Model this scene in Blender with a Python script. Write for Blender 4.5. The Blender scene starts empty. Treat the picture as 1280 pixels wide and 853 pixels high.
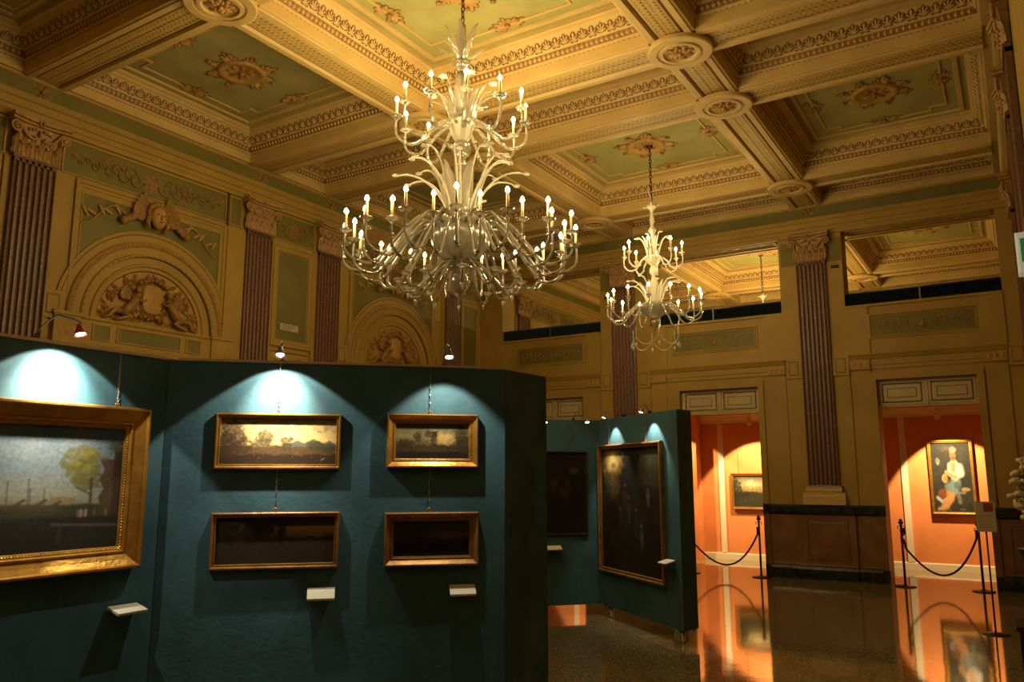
import bpy, bmesh, math, random
import numpy as np
from mathutils import Vector, Matrix
random.seed(7); rng = np.random.RandomState(11)
PI = math.pi
col = bpy.context.scene.collection

# ------------------------------------------------------------------ materials
def mat(name, color, rough=.6, metal=0., bump=0., bscale=30., vary=0., vscale=3., color2=None, spec=None, coat=0., aniso=None, ior=None):
    m = bpy.data.materials.new(name); m.use_nodes = True
    nt = m.node_tree; b = nt.nodes['Principled BSDF']
    b.inputs['Roughness'].default_value = rough; b.inputs['Metallic'].default_value = metal
    if spec is not None: b.inputs['Specular IOR Level'].default_value = spec
    if ior is not None: b.inputs['IOR'].default_value = ior
    if coat: b.inputs['Coat Weight'].default_value = coat; b.inputs['Coat Roughness'].default_value = .04
    c = (*color, 1)
    b.inputs['Base Color'].default_value = c
    if vary or bump:
        tc = nt.nodes.new('ShaderNodeTexCoord')
    if vary:
        n = nt.nodes.new('ShaderNodeTexNoise'); n.inputs['Scale'].default_value = vscale; n.inputs['Detail'].default_value = 6
        nt.links.new(tc.outputs['Object'], n.inputs['Vector'])
        r = nt.nodes.new('ShaderNodeValToRGB'); c2 = color2 or tuple(x*(1-vary) for x in color)
        r.color_ramp.elements[0].position = .35; r.color_ramp.elements[1].position = .65
        r.color_ramp.elements[0].color = (*c2, 1); r.color_ramp.elements[1].color = c
        nt.links.new(n.outputs['Fac'], r.inputs['Fac']); nt.links.new(r.outputs['Color'], b.inputs['Base Color'])
    if bump:
        n2 = nt.nodes.new('ShaderNodeTexNoise'); n2.inputs['Scale'].default_value = bscale; n2.inputs['Detail'].default_value = 4
        nt.links.new(tc.outputs['Object'], n2.inputs['Vector'])
        bp = nt.nodes.new('ShaderNodeBump'); bp.inputs['Strength'].default_value = bump; bp.inputs['Distance'].default_value = .01
        nt.links.new(n2.outputs['Fac'], bp.inputs['Height']); nt.links.new(bp.outputs['Normal'], b.inputs['Normal'])
    return m

def emis(name, color, strength, base=(1, 1, 1)):
    m = bpy.data.materials.new(name); m.use_nodes = True; b = m.node_tree.nodes['Principled BSDF']
    b.inputs['Base Color'].default_value = (*base, 1)
    b.inputs['Emission Color'].default_value = (*color, 1); b.inputs['Emission Strength'].default_value = strength
    m.cycles.emission_sampling = 'NONE'
    return m

def glassmat(name, tint, transp=.45, diff=.35, rough=.12):
    m = bpy.data.materials.new(name); m.use_nodes = True; nt = m.node_tree; N = nt.nodes
    for n in list(N): N.remove(n)
    out = N.new('ShaderNodeOutputMaterial'); tr = N.new('ShaderNodeBsdfTransparent'); gl = N.new('ShaderNodeBsdfGlossy')
    di = N.new('ShaderNodeBsdfDiffuse'); tl = N.new('ShaderNodeBsdfTranslucent')
    tr.inputs[0].default_value = (.97, .97, .94, 1); gl.inputs['Color'].default_value = (1, 1, 1, 1); gl.inputs['Roughness'].default_value = rough
    di.inputs[0].default_value = (*tint, 1); tl.inputs[0].default_value = (*tint, 1)
    a = N.new('ShaderNodeMixShader'); a.inputs[0].default_value = .55; nt.links.new(di.outputs[0], a.inputs[1]); nt.links.new(tl.outputs[0], a.inputs[2])
    b = N.new('ShaderNodeMixShader'); b.inputs[0].default_value = transp; nt.links.new(a.outputs[0], b.inputs[1]); nt.links.new(tr.outputs[0], b.inputs[2])
    fr = N.new('ShaderNodeFresnel'); fr.inputs[0].default_value = 1.5
    ad = N.new('ShaderNodeMath'); ad.operation = 'MULTIPLY_ADD'; ad.inputs[1].default_value = .8; ad.inputs[2].default_value = .10
    nt.links.new(fr.outputs[0], ad.inputs[0])
    c = N.new('ShaderNodeMixShader'); nt.links.new(ad.outputs[0], c.inputs[0]); nt.links.new(b.outputs[0], c.inputs[1]); nt.links.new(gl.outputs[0], c.inputs[2])
    nt.links.new(c.outputs[0], out.inputs[0])
    return m

def attrmat(name, rough=.5, coat=.15):
    m = bpy.data.materials.new(name); m.use_nodes = True; nt = m.node_tree; b = nt.nodes['Principled BSDF']
    a = nt.nodes.new('ShaderNodeAttribute'); a.attribute_name = 'paint'; nt.links.new(a.outputs['Color'], b.inputs['Base Color'])
    b.inputs['Roughness'].default_value = rough; b.inputs['Specular IOR Level'].default_value = .22; b.inputs['Coat Weight'].default_value = coat; b.inputs['Coat Roughness'].default_value = .35
    n2 = nt.nodes.new('ShaderNodeTexNoise'); n2.inputs['Scale'].default_value = 220
    bp = nt.nodes.new('ShaderNodeBump'); bp.inputs['Strength'].default_value = .15; bp.inputs['Distance'].default_value = .003
    tc = nt.nodes.new('ShaderNodeTexCoord'); nt.links.new(tc.outputs['Object'], n2.inputs['Vector'])
    nt.links.new(n2.outputs['Fac'], bp.inputs['Height']); nt.links.new(bp.outputs['Normal'], b.inputs['Normal'])
    return m

M = {}
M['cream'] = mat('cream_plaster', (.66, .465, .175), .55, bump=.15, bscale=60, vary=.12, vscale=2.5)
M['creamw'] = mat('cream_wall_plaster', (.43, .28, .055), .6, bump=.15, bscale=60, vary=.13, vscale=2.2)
M['greenw'] = mat('olive_wall_panel', (.20, .175, .035), .6, bump=.1, bscale=50, vary=.2, vscale=2.5)
M['creamlo'] = mat('cream_wall_paint', (.58, .40, .125), .6, bump=.15, bscale=60, vary=.15, vscale=2)
M['green'] = mat('sage_green_plaster', (.40, .37, .135), .6, bump=.1, bscale=50, vary=.18, vscale=2)
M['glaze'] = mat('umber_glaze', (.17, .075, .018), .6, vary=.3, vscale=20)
M['ochre'] = mat('ochre_stucco', (.48, .28, .075), .5, bump=.2, bscale=80, vary=.15, vscale=9)
M['relief'] = mat('brown_gilt_relief', (.38, .20, .055), .45, bump=.4, bscale=60, vary=.35, vscale=18)
M['shaft'] = mat('mauve_marble_shaft', (.22, .115, .07), .4, bump=.1, bscale=40, vary=.35, vscale=25)
M['capital'] = mat('capital_ochre_rose', (.48, .28, .10), .5, bump=.3, bscale=60, vary=.3, vscale=14)
M['verde'] = mat('dark_green_marble', (.035, .04, .03), .25, vary=.7, vscale=9)
M['dado'] = mat('brown_marble_dado', (.26, .13, .055), .35, vary=.3, vscale=4)
M['doorwood'] = mat('cream_door_paint', (.58, .48, .27), .45, vary=.1)
M['line'] = mat('brown_lining', (.16, .085, .03), .6)
M['orange'] = mat('orange_damask_wall', (.72, .25, .075), .75, bump=.1, bscale=40, vary=.12, vscale=3)
M['white'] = mat('white_trim_paint', (.72, .62, .44), .5)
M['blue'] = mat('teal_blue_board', (.040, .118, .155), .75, bump=.22, bscale=30, vary=.30, vscale=3.5)
M['strip'] = mat('wood_edge_strip', (.62, .44, .25), .5)
M['gold'] = mat('gilded_frame', (.62, .32, .055), .32, .75, bump=.25, bscale=45, vary=.3, vscale=12)
M['goldd'] = mat('old_gilded_frame', (.42, .21, .05), .4, .6, bump=.25, bscale=45, vary=.35, vscale=14)
M['darkframe'] = mat('dark_wood_frame', (.035, .02, .012), .4)
M['canvas'] = attrmat('painted_canvas', .75, 0.)
M['card'] = mat('caption_card', (.80, .74, .58), .5)
M['chain'] = mat('steel_chain', (.55, .55, .52), .3, .9)
M['iron'] = mat('dark_bronze_chain', (.10, .05, .025), .45, .7)
M['black'] = mat('black_metal', (.012, .011, .010), .4, .3)
M['lampred'] = mat('red_lamp_housing', (.45, .03, .03), .35)
M['lamp'] = mat('grey_lamp_housing', (.22, .21, .19), .35, .6)
M['rope'] = mat('dark_burgundy_rope', (.05, .012, .012), .8, bump=.8, bscale=150)
M['brass'] = mat('dark_bronze_post', (.07, .035, .02), .35, .6)
M['steel'] = mat('brushed_steel_foot', (.55, .50, .42), .25, .85)
M['rail'] = mat('dark_blue_rail', (.012, .022, .032), .4)
M['glass'] = glassmat('clear_blown_glass', (.70, .64, .50), .62)
M['glassg'] = glassmat('smoky_blown_glass', (.34, .30, .23), .36, rough=.12)
M['bowl'] = glassmat('ribbed_grey_bowl_glass', (.44, .40, .32), .22, rough=.15)
M['frost'] = glassmat('frosted_leaf_glass', (.62, .57, .45), .30)
M['egg'] = mat('brown_egg_band', (.27, .14, .035), .6, vary=.2, vscale=20)
M['band'] = mat('ochre_guilloche_band', (.60, .42, .13), .55, vary=.12, vscale=12)
M['milk'] = mat('milk_glass', (.62, .58, .46), .25, spec=.6)
M['candle'] = mat('ivory_candle_sleeve', (.80, .66, .38), .5)
M['bulb'] = emis('lit_bulb', (1, .80, .46), 34)
M['spotbulb'] = emis('lit_halogen', (1, .97, .9), 22)
M['signw'] = emis('sign_white_plastic', (1., .92, .66), .22, (.7, .66, .5))
M['signg'] = emis('sign_green', (.02, .35, .10), .22, (.02, .35, .1))
M['plaq'] = mat('grey_notice', (.55, .50, .38), .5)
M['flower'] = mat('cream_blossom', (.62, .55, .40), .6, bump=.4, bscale=40)
M['void'] = mat('black_equipment', (.01, .01, .01), .5)

def floor_material():
    m = bpy.data.materials.new('polished_terrazzo'); m.use_nodes = True; nt = m.node_tree; b = nt.nodes['Principled BSDF']
    tc = nt.nodes.new('ShaderNodeTexCoord')
    v = nt.nodes.new('ShaderNodeTexVoronoi'); v.inputs['Scale'].default_value = 70
    n = nt.nodes.new('ShaderNodeTexNoise'); n.inputs['Scale'].default_value = 90; n.inputs['Detail'].default_value = 5
    nt.links.new(tc.outputs['Object'], v.inputs['Vector']); nt.links.new(tc.outputs['Object'], n.inputs['Vector'])
    mx = nt.nodes.new('ShaderNodeMath'); mx.operation = 'MULTIPLY_ADD'; mx.inputs[1].default_value = .5
    nt.links.new(v.outputs['Color'], mx.inputs[0]); nt.links.new(n.outputs['Fac'], mx.inputs[2])
    r = nt.nodes.new('ShaderNodeValToRGB'); r.color_ramp.elements[0].position = .45; r.color_ramp.elements[1].position = 1.0
    r.color_ramp.elements[0].color = (.075, .055, .024, 1); r.color_ramp.elements[1].color = (.34, .27, .14, 1)
    nt.links.new(mx.outputs[0], r.inputs['Fac'])
    br = nt.nodes.new('ShaderNodeTexBrick'); br.offset = 0; br.inputs['Scale'].default_value = 1; br.inputs['Mortar Size'].default_value = .006
    br.inputs['Brick Width'].default_value = 1.2; br.inputs['Row Height'].default_value = 1.2
    br.inputs['Color1'].default_value = (1, 1, 1, 1); br.inputs['Color2'].default_value = (.86, .86, .84, 1); br.inputs['Mortar'].default_value = (.5, .48, .42, 1)
    nt.links.new(tc.outputs['Object'], br.inputs['Vector'])
    mm = nt.nodes.new('ShaderNodeMixRGB'); mm.blend_type = 'MULTIPLY'; mm.inputs[0].default_value = 1
    nt.links.new(r.outputs['Color'], mm.inputs[1]); nt.links.new(br.outputs['Color'], mm.inputs[2]); nt.links.new(mm.outputs[0], b.inputs['Base Color'])
    b.inputs['Roughness'].default_value = .07; b.inputs['IOR'].default_value = 1.75
    n3 = nt.nodes.new('ShaderNodeTexNoise'); n3.inputs['Scale'].default_value = 2.2; nt.links.new(tc.outputs['Object'], n3.inputs['Vector'])
    bp = nt.nodes.new('ShaderNodeBump'); bp.inputs['Strength'].default_value = .06; bp.inputs['Distance'].default_value = .02
    nt.links.new(n3.outputs['Fac'], bp.inputs['Height']); nt.links.new(bp.outputs['Normal'], b.inputs['Normal'])
    return m
M['floor'] = floor_material()

# ------------------------------------------------------------------ mesh builder
I3 = lambda u, d, z: (u, d, z)
class MB:
    def __init__(s, *mats): s.V = []; s.F = []; s.mi = []; s.sm = []; s.mats = list(mats)
    def m(s, name):
        if name not in s.mats: s.mats.append(name)
        return s.mats.index(name)
    def add(s, vs, fs, mt, smooth=False):
        o = len(s.V); s.V.extend(tuple(v) for v in vs); k = s.m(mt)
        for f in fs: s.F.append(tuple(i+o for i in f)); s.mi.append(k); s.sm.append(smooth)
    def box(s, a, b, mt, T=I3):
        (x0, y0, z0), (x1, y1, z1) = a, b
        s.add([T(x, y, z) for z in (z0, z1) for y in (y0, y1) for x in (x0, x1)],
              [(0, 1, 3, 2), (4, 6, 7, 5), (0, 4, 5, 1), (2, 3, 7, 6), (0, 2, 6, 4), (1, 5, 7, 3)], mt)
    def loft_rect(s, u0, u1, z0, z1, prof, T=I3, cap=None):
        # prof: [(inset, d, material of the strip that leads to the next)]
        rings = []
        for p in prof:
            i, d = p[0], p[1]
            rings.append([T(u0+i, d, z0+i), T(u1-i, d, z0+i), T(u1-i, d, z1-i), T(u0+i, d, z1-i)])
        for k in range(len(prof)-1):
            a, b = rings[k], rings[k+1]
            for j in range(4):
                q = (j+1) % 4
                s.add([a[j], a[q], b[q], b[j]], [(0, 1, 2, 3)], prof[k][2])
        if cap: s.add(rings[-1], [(0, 1, 2, 3)], cap)
    def arch(s, cu, cz, prof, T, a0=0., a1=PI, n=40, cap=None, sz=1.):
        rings = [[T(cu+r*math.cos(a0+(a1-a0)*j/n), d, cz+sz*r*math.sin(a0+(a1-a0)*j/n)) for j in range(n+1)] for r, d, *_ in prof]
        for k in range(len(prof)-1):
            v = rings[k]+rings[k+1]
            s.add(v, [(j, j+1, n+2+j, n+1+j) for j in range(n)], prof[k][2])
        if cap: s.add(rings[-1], [tuple(range(n+1))], cap)
    def extr(s, prof, u0, u1, T=I3, ends=True):
        # prof [(d,z,mat)] along u
        for k in range(len(prof)-1):
            (d0, z0, mt), (d1, z1) = prof[k][:3], prof[k+1][:2]
            s.add([T(u0, d0, z0), T(u1, d0, z0), T(u1, d1, z1), T(u0, d1, z1)], [(0, 1, 2, 3)], mt)
        if ends:
            for u in (u0, u1): s.add([T(u, p[0], p[1]) for p in prof], [tuple(range(len(prof)))], prof[0][2])
    def tube(s, pts, rad, mt, n=8, caps=True, T=I3):
        pts = [Vector(p) for p in pts]; N = len(pts)
        if not hasattr(rad, '__len__'): rad = [rad]*N
        up = Vector((0, 0, 1)); rings = []
        t0 = (pts[1]-pts[0]).normalized(); a = t0.cross(up)
        if a.length < 1e-3: a = t0.cross(Vector((1, 0, 0)))
        a.normalize()
        for i in range(N):
            t = (pts[min(i+1, N-1)]-pts[max(i-1, 0)])
            if t.length < 1e-9: t = t0
            t.normalize(); a = a-t*a.dot(t)
            if a.length < 1e-5: a = t.orthogonal()
            a.normalize(); b = t.cross(a)
            rings.append([pts[i]+(a*math.cos(2*PI*k/n)+b*math.sin(2*PI*k/n))*rad[i] for k in range(n)])
        V = [T(*v) for r in rings for v in r]; F = []
        for i in range(N-1):
            for k in range(n):
                q = (k+1) % n; F.append((i*n+k, i*n+q, (i+1)*n+q, (i+1)*n+k))
        if caps: F.append(tuple(range(n))[::-1]); F.append(tuple((N-1)*n+k for k in range(n)))
        s.add(V, F, mt, True)
    def lathe(s, prof, mt, n=16, c=(0, 0, 0), T=I3, rib=0., nr=8, smooth=True):
        V = []; F = []
        for r, z in prof:
            for k in range(n):
                a = 2*PI*k/n; rr = r*(1+rib*math.cos(nr*a)); V.append(T(c[0]+rr*math.cos(a), c[1]+rr*math.sin(a), c[2]+z))
        for i in range(len(prof)-1):
            for k in range(n):
                q = (k+1) % n; F.append((i*n+k, i*n+q, (i+1)*n+q, (i+1)*n+k))
        if prof[0][0] > 1e-4: F.append(tuple(range(n))[::-1])
        if prof[-1][0] > 1e-4: F.append(tuple((len(prof)-1)*n+k for k in range(n)))
        s.add(V, F, mt, smooth)
    def ball(s, c, r, mt, n=8, m=5, T=I3):
        if not hasattr(r, '__len__'): r = (r, r, r)
        V = []; F = []
        for i in range(m+1):
            th = PI*i/m
            for k in range(n):
                a = 2*PI*k/n
                V.append(T(c[0]+r[0]*math.sin(th)*math.cos(a), c[1]+r[1]*math.sin(th)*math.sin(a), c[2]+r[2]*math.cos(th)))
        for i in range(m):
            for k in range(n):
                q = (k+1) % n; F.append((i*n+k, i*n+q, (i+1)*n+q, (i+1)*n+k))
        s.add(V, F, mt, True)
    def petal(s, u, v, ang, L, w, d, h, mt, T, n=8):
        # low relief leaf lying in a (u,v) plane at offset d, raised by h; T(u, d, v)
        V = [T(u+L*.5*math.cos(ang), d+h, v+L*.5*math.sin(ang))]
        ca, sa = math.cos(ang), math.sin(ang)
        for k in range(n):
            t = 2*PI*k/n; x = L*.5*(1+math.cos(t)); y = w*.5*math.sin(t)*(1+.25*math.cos(t))
            V.append(T(u+x*ca-y*sa, d, v+x*sa+y*ca))
        s.add(V, [(0, 1+k, 1+(k+1) % n) for k in range(n)], mt, False)
    def build(s, name, parent=None, loc=None, fixn=True, cat=None, label=None, group=None, kind=None):
        me = bpy.data.meshes.new(name); me.from_pydata(s.V, [], s.F)
        for k in s.mats: me.materials.append(M[k])
        me.polygons.foreach_set('material_index', s.mi); me.polygons.foreach_set('use_smooth', s.sm)
        if fixn:
            bm = bmesh.new(); bm.from_mesh(me); bmesh.ops.remove_doubles(bm, verts=bm.verts, dist=1e-5) if fixn == 2 else None
            bmesh.ops.recalc_face_normals(bm, faces=bm.faces); bm.to_mesh(me); bm.free()
        me.update()
        o = bpy.data.objects.new(name, me); col.objects.link(o)
        if loc is not None: o.location = loc
        if parent is not None: o.parent = parent
        tag(o, label, cat, group, kind)
        return o

def tag(o, label=None, cat=None, group=None, kind=None):
    if label: o['label'] = label
    if cat: o['category'] = cat
    if group: o['group'] = group
    if kind: o['kind'] = kind
    return o
def empty(name, loc=(0, 0, 0), rz=0, label=None, cat=None, group=None):
    o = bpy.data.objects.new(name, None); col.objects.link(o); o.location = loc; o.rotation_euler = (0, 0, rz)
    o.empty_display_size = .1
    return tag(o, label, cat, group)
def copy_tree(o, parent=None):
    c = o.copy(); col.objects.link(c); c.parent = parent
    for ch in list(o.children): copy_tree(ch, c)
    return c

# ------------------------------------------------------------------ layout numbers (metres)
XL, YF, XR = -9.55, 14.225, .28
ZB, ZP = 6.34, 6.79
XB = (-6.28, -2.75); YB = (3.08, 4.63, 7.90, 9.45, 12.94)
HB = .265
YEND, YBACK = 26., -2.6
TL = lambda u, d, z: (XL+d, u, z)            # left wall: u along y, d out of the wall
TF = lambda u, d, z: (u, YF-d, z)            # far wall
TR = lambda u, d, z: (XR-d, u, z)            # right wall
TC = lambda u, d, v: (u, v, d)               # ceiling: d is the height

# ------------------------------------------------------------------ ceiling
cream, ochre = 'cream', 'ochre'
CPROF = [(0, ZB, 'cream'), (0, ZB+.12, 'cream'), (.018, ZB+.125, 'cream'), (.022, ZB+.145, 'egg'), (.055, ZB+.215, 'cream'),
         (.065, ZB+.235, 'cream'), (.075, ZB+.24, 'cream'), (.10, ZB+.29, 'cream'), (.145, ZB+.355, 'cream'), (.17, ZB+.365, 'cream'),
         (.18, ZB+.39, 'cream'), (.205, ZB+.40, 'cream'), (.205, ZP, 'green')]
def ribbon(mb, x0, x1, y0, y1, w, h, mt):
    mb.loft_rect(x0, x1, y0, y1, [(0, ZP, mt), (.006, ZP-h, mt), (w-.006, ZP-h, mt), (w, ZP, mt)], TC)
def palmette(mb, f, up, kind):
    # f(a, b) -> 3d point on the cove: a along, b up the cove
    T = lambda u, d, v: f(u, v, d)
    if kind:
        spec = [(90, .092, .022), (62, .082, .020), (118, .082, .020), (32, .058, .018), (148, .058, .018)]
    else:
        spec = [(90, .086, .030), (50, .070, .018), (130, .070, .018), (10, .040, .020), (170, .040, .020)]
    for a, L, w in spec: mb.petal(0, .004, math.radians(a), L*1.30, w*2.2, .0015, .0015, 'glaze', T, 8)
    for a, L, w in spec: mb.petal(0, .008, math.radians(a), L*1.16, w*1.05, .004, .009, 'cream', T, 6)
def cornice_ornament(mb, x0, x1, y0, y1):
    sides = [((x0, y0), (1, 0), (0, 1), x1-x0), ((x1, y0), (0, 1), (-1, 0), y1-y0), ((x1, y1), (-1, 0), (0, -1), x1-x0), ((x0, y1), (0, -1), (1, 0), y1-y0)]
    bi, bz = .075, ZB+.24; ci, cz = .145, ZB+.355
    L = math.hypot(ci-bi, cz-bz); ei, ez = (ci-bi)/L, (cz-bz)/L
    for (ox, oy), (tx, ty), (nx, ny), LL in sides:
        n = max(3, int(round((LL-.2)/.118)))
        st = (LL-.2)/n
        for k in range(n):
            s0 = .1+st*(k+.5)
            def f(a, b, h, s0=s0):
                i = bi+ei*b+ez*h; z = bz+ez*b-ei*h
                return (ox+tx*(s0+a)+nx*i, oy+ty*(s0+a)+ny*i, z)
            palmette(mb, f, 1, k % 2)
        # egg row
        n = int(LL/.062)
        for k in range(n):
            s0 = (k+.5)*LL/n
            if s0 < .06 or s0 > LL-.06: continue
            pts = []
            for a, b, h in ((0, .5, .016), (-.022, .5, 0), (0, .92, 0), (.022, .5, 0), (0, .1, 0)):
                i = .022+.033*b+h*.9; z = ZB+.145+.07*b-h*.45
                pts.append((ox+tx*(s0+a)+nx*i, oy+ty*(s0+a)+ny*i, z))
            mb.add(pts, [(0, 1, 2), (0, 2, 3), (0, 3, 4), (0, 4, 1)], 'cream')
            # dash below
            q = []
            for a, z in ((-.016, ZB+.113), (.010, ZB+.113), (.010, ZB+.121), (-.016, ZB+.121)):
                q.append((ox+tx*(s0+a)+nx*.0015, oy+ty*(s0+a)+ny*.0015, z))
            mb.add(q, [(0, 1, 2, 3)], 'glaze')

def notch_frame(mb, x0, x1, y0, y1, e, w, h, mt):
    # thin moulding whose corners step inwards
    pts = [(x0+e, y0), (x1-e, y0), (x1-e, y0+e*.45), (x1, y0+e*.45)]
    def path(o):
        a, b, c, d = x0+o, x1-o, y0+o, y1-o
        E = e
        return [(a+E, c), (b-E, c), (b-E, c+E*.6), (b, c+E*.6), (b, d-E*.6), (b-E, d-E*.6), (b-E, d), (a+E, d), (a+E, d-E*.6), (a, d-E*.6), (a, c+E*.6), (a+E, c+E*.6)]
    P = [path(0), path(0), path(w), path(w)]; Z = [ZP, ZP-h, ZP-h, ZP]
    for k in range(3):
        for j in range(12):
            q = (j+1) % 12
            mb.add([(*P[k][j], Z[k]), (*P[k][q], Z[k]), (*P[k+1][q], Z[k+1]), (*P[k+1][j], Z[k+1])], [(0, 1, 2, 3)], mt)

xs = [(XL+.13, XB[0]-HB), (XB[0]+HB, XB[1]-HB), (XB[1]+HB, .08)]
yb_all = [YB[0], YB[1], YB[2], YB[3], YB[4]]
ys = [(-.12+.3, YB[0]-HB), (YB[0]+HB, YB[1]-HB), (YB[1]+HB, YB[2]-HB), (YB[2]+HB, YB[3]-HB), (YB[3]+HB, YB[4]-HB), (YB[4]+HB, YF-.10)]
ys2 = [(YF+.75, 16.42-HB), (16.42+HB, 20.1-HB), (20.1+HB, 21.65-HB), (21.65+HB, 25.2)]
medal = []
def coffer(mb, x0, x1, y0, y1, deco=True):
    wide = (y1-y0) > 2
    mb.loft_rect(x0, x1, y0, y1, CPROF, TC, cap='green')
    if deco: cornice_ornament(mb, x0, x1, y0, y1)
    i = .205
    ribbon(mb, x0+i+.075, x1-i-.075, y0+i+.075, y1-i-.075, .06, .022, 'cream')
    if wide:
        notch_frame(mb, x0+i+.27, x1-i-.27, y0+i+.27, y1-i-.27, .2, .028, .016, 'cream')
        medal.append(((x0+x1)/2, (y0+y1)/2, x0+i+.27, x1-i-.27, y0+i+.27, y1-i-.27))
    else:
        ribbon(mb, x0+i+.22, x1-i-.22, y0+i+.17, y1-i-.17, .025, .015, 'cream')

cl = MB('cream')
for (a, b) in xs:
    for (c, d) in ys: coffer(cl, a, b, c, d)
for (a, b) in xs:
    for (c, d) in ys2: coffer(cl, a, b, c, d, deco=True)
# beam soffits: grid of flat pieces between the coffers
XG = [XL]+[v for p in xs for v in p]+[4.2]; YG0 = [YBACK]+[v for p in ys for v in p]+[YF+.75]
YG = YG0[:-1]+[v for p in ys2 for v in p]+[YEND]
for i in range(len(XG)-1):
    for j in range(len(YG)-1):
        if i % 2 == 1 and j % 2 == 1: continue
        cl.add([(XG[i], YG[j], ZB), (XG[i+1], YG[j], ZB), (XG[i+1], YG[j+1], ZB), (XG[i], YG[j+1], ZB)], [(0, 1, 2, 3)], 'cream')
def soffit_band(mb, x0, x1, y0, y1, alongx):
    # projecting edge rails, sunk channel and perforated guilloche band under a beam
    L0, L1 = (x0, x1) if alongx else (y0, y1)
    c = (y0+y1)/2 if alongx else (x0+x1)/2
    P = (lambda s, t, z: (s, c+t, z)) if alongx else (lambda s, t, z: (c+t, s, z))
    prof = [(-.265, 0, 'cream'), (-.262, -.018, 'cream'), (-.235, -.022, 'cream'), (-.23, -.035, 'cream'), (-.165, -.035, 'cream'), (-.15, .0, 'line'),
            (-.125, -.002, 'band'), (-.12, -.014, 'band'), (.12, -.014, 'band'), (.125, -.002, 'line'), (.15, 0, 'cream'), (.165, -.035, 'cream'), (.23, -.035, 'cream'), (.235, -.022, 'cream'), (.262, -.018, 'cream'), (.265, 0, 'cream')]
    for k in range(len(prof)-1):
        (t0, z0, mt), (t1, z1, _) = prof[k], prof[k+1]
        mb.add([P(L0, t0, ZB+z0), P(L1, t0, ZB+z0), P(L1, t1, ZB+z1), P(L0, t1, ZB+z1)], [(0, 1, 2, 3)], mt)
    n = int((L1-L0)/.062)
    for k in range(n):
        s = L0+(k+.5)*(L1-L0)/n
        for r, t in enumerate((-.085, -.03, .03, .085)):
            ss = s+(.015 if r % 2 else -.015); sg = 1 if r % 2 else -1
            z = ZB-.0155
            mb.add([P(ss-.022, t-.012*sg, z), P(ss+.004, t-.008, z), P(ss+.020, t+.014*sg, z), P(ss-.008, t+.010, z)], [(0, 1, 2, 3)], 'glaze')
            z2 = ZB-.015
            mb.add([P(ss+.012, t+.018*sg, z2), P(ss+.03, t+.028*sg, z2), P(ss+.045, t+.018*sg, z2), P(ss+.03, t+.010*sg, z2-.008)], [(0, 1, 3), (1, 2, 3)], 'cream')
for xc in XB:
    for (a, b) in ys+ys2: soffit_band(cl, xc-HB, xc+HB, a, b, False)
for yc in yb_all+[16.42, 20.1, 21.65]:
    for (a, b) in xs: soffit_band(cl, a, b, yc-HB, yc+HB, True)
# closed crown above and a plain field over the near right side
cl.add([(XL-.2, YBACK-.2, 7.0), (4.4, YBACK-.2, 7.0), (4.4, YEND+.2, 7.0), (XL-.2, YEND+.2, 7.0)], [(0, 1, 2, 3)], 'cream')
cl.build('ceiling', kind='structure')

# rosette bosses
def make_rosette():
    b = MB('cream')
    b.lathe([(.35, 0), (.355, -.045), (.34, -.055), (.255, -.055), (.25, -.036), (.225, -.036), (.22, -.060), (.185, -.060), (.175, -.036), (0, -.036)], 'cream', 56, smooth=False)
    r = b.build('ceiling_rosette')
    d = MB('relief')
    for k in range(8):
        a = 2*PI*k/8
        T = lambda u, dd, v: (u, v, -.036-dd)
        d.petal(.03*math.cos(a), .03*math.sin(a), a, .13, .075, .004, .004, 'glaze', T, 10)
        d.petal(.03*math.cos(a), .03*math.sin(a), a, .12, .055, .006, .022, 'ochre', T, 10)
        a2 = a+PI/8
        d.petal(.015*math.cos(a2), .015*math.sin(a2), a2, .085, .045, .012, .022, 'ochre', T, 8)
    d.ball((0, 0, -.065), (.028, .028, .022), 'ochre')
    d.build('carved_flower', r)
    return r
ros = make_rosette(); first = True
RL = {(1, 0): 'behind the view', }
rosname = {(XB[1], YB[2]): 'round plaster boss on the beams, highest whole one right of the big chandelier',
           (XB[1], YB[3]): 'round plaster boss on the beams, middle of three right of the big chandelier',
           (XB[1], YB[4]): 'round plaster boss near the far wall, above the fluted pilaster right of centre',
           (XB[0], YB[1]): 'round plaster boss cut by the picture top, left of the big chandelier',
           (XB[0], YB[4]): 'round plaster boss near the far wall between the two large chandeliers',
           (XB[0], YB[2]): 'round plaster boss hidden in part behind the big chandelier, upper one',
           (XB[0], YB[3]): 'round plaster boss behind the big chandelier, lower one nearer the far wall'}
rosname[(XB[1], 20.1)] = 'small distant plaster boss seen through the right gallery opening'
rosname[(XB[0], 20.1)] = 'small distant plaster boss seen through the middle gallery opening'
for (x, y), lb in rosname.items():
    o = ros if first else copy_tree(ros); first = False
    o.location = (x, y, ZB-.03); tag(o, lb, 'ceiling rosette', 'plaster bosses on the beam crossings')

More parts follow.
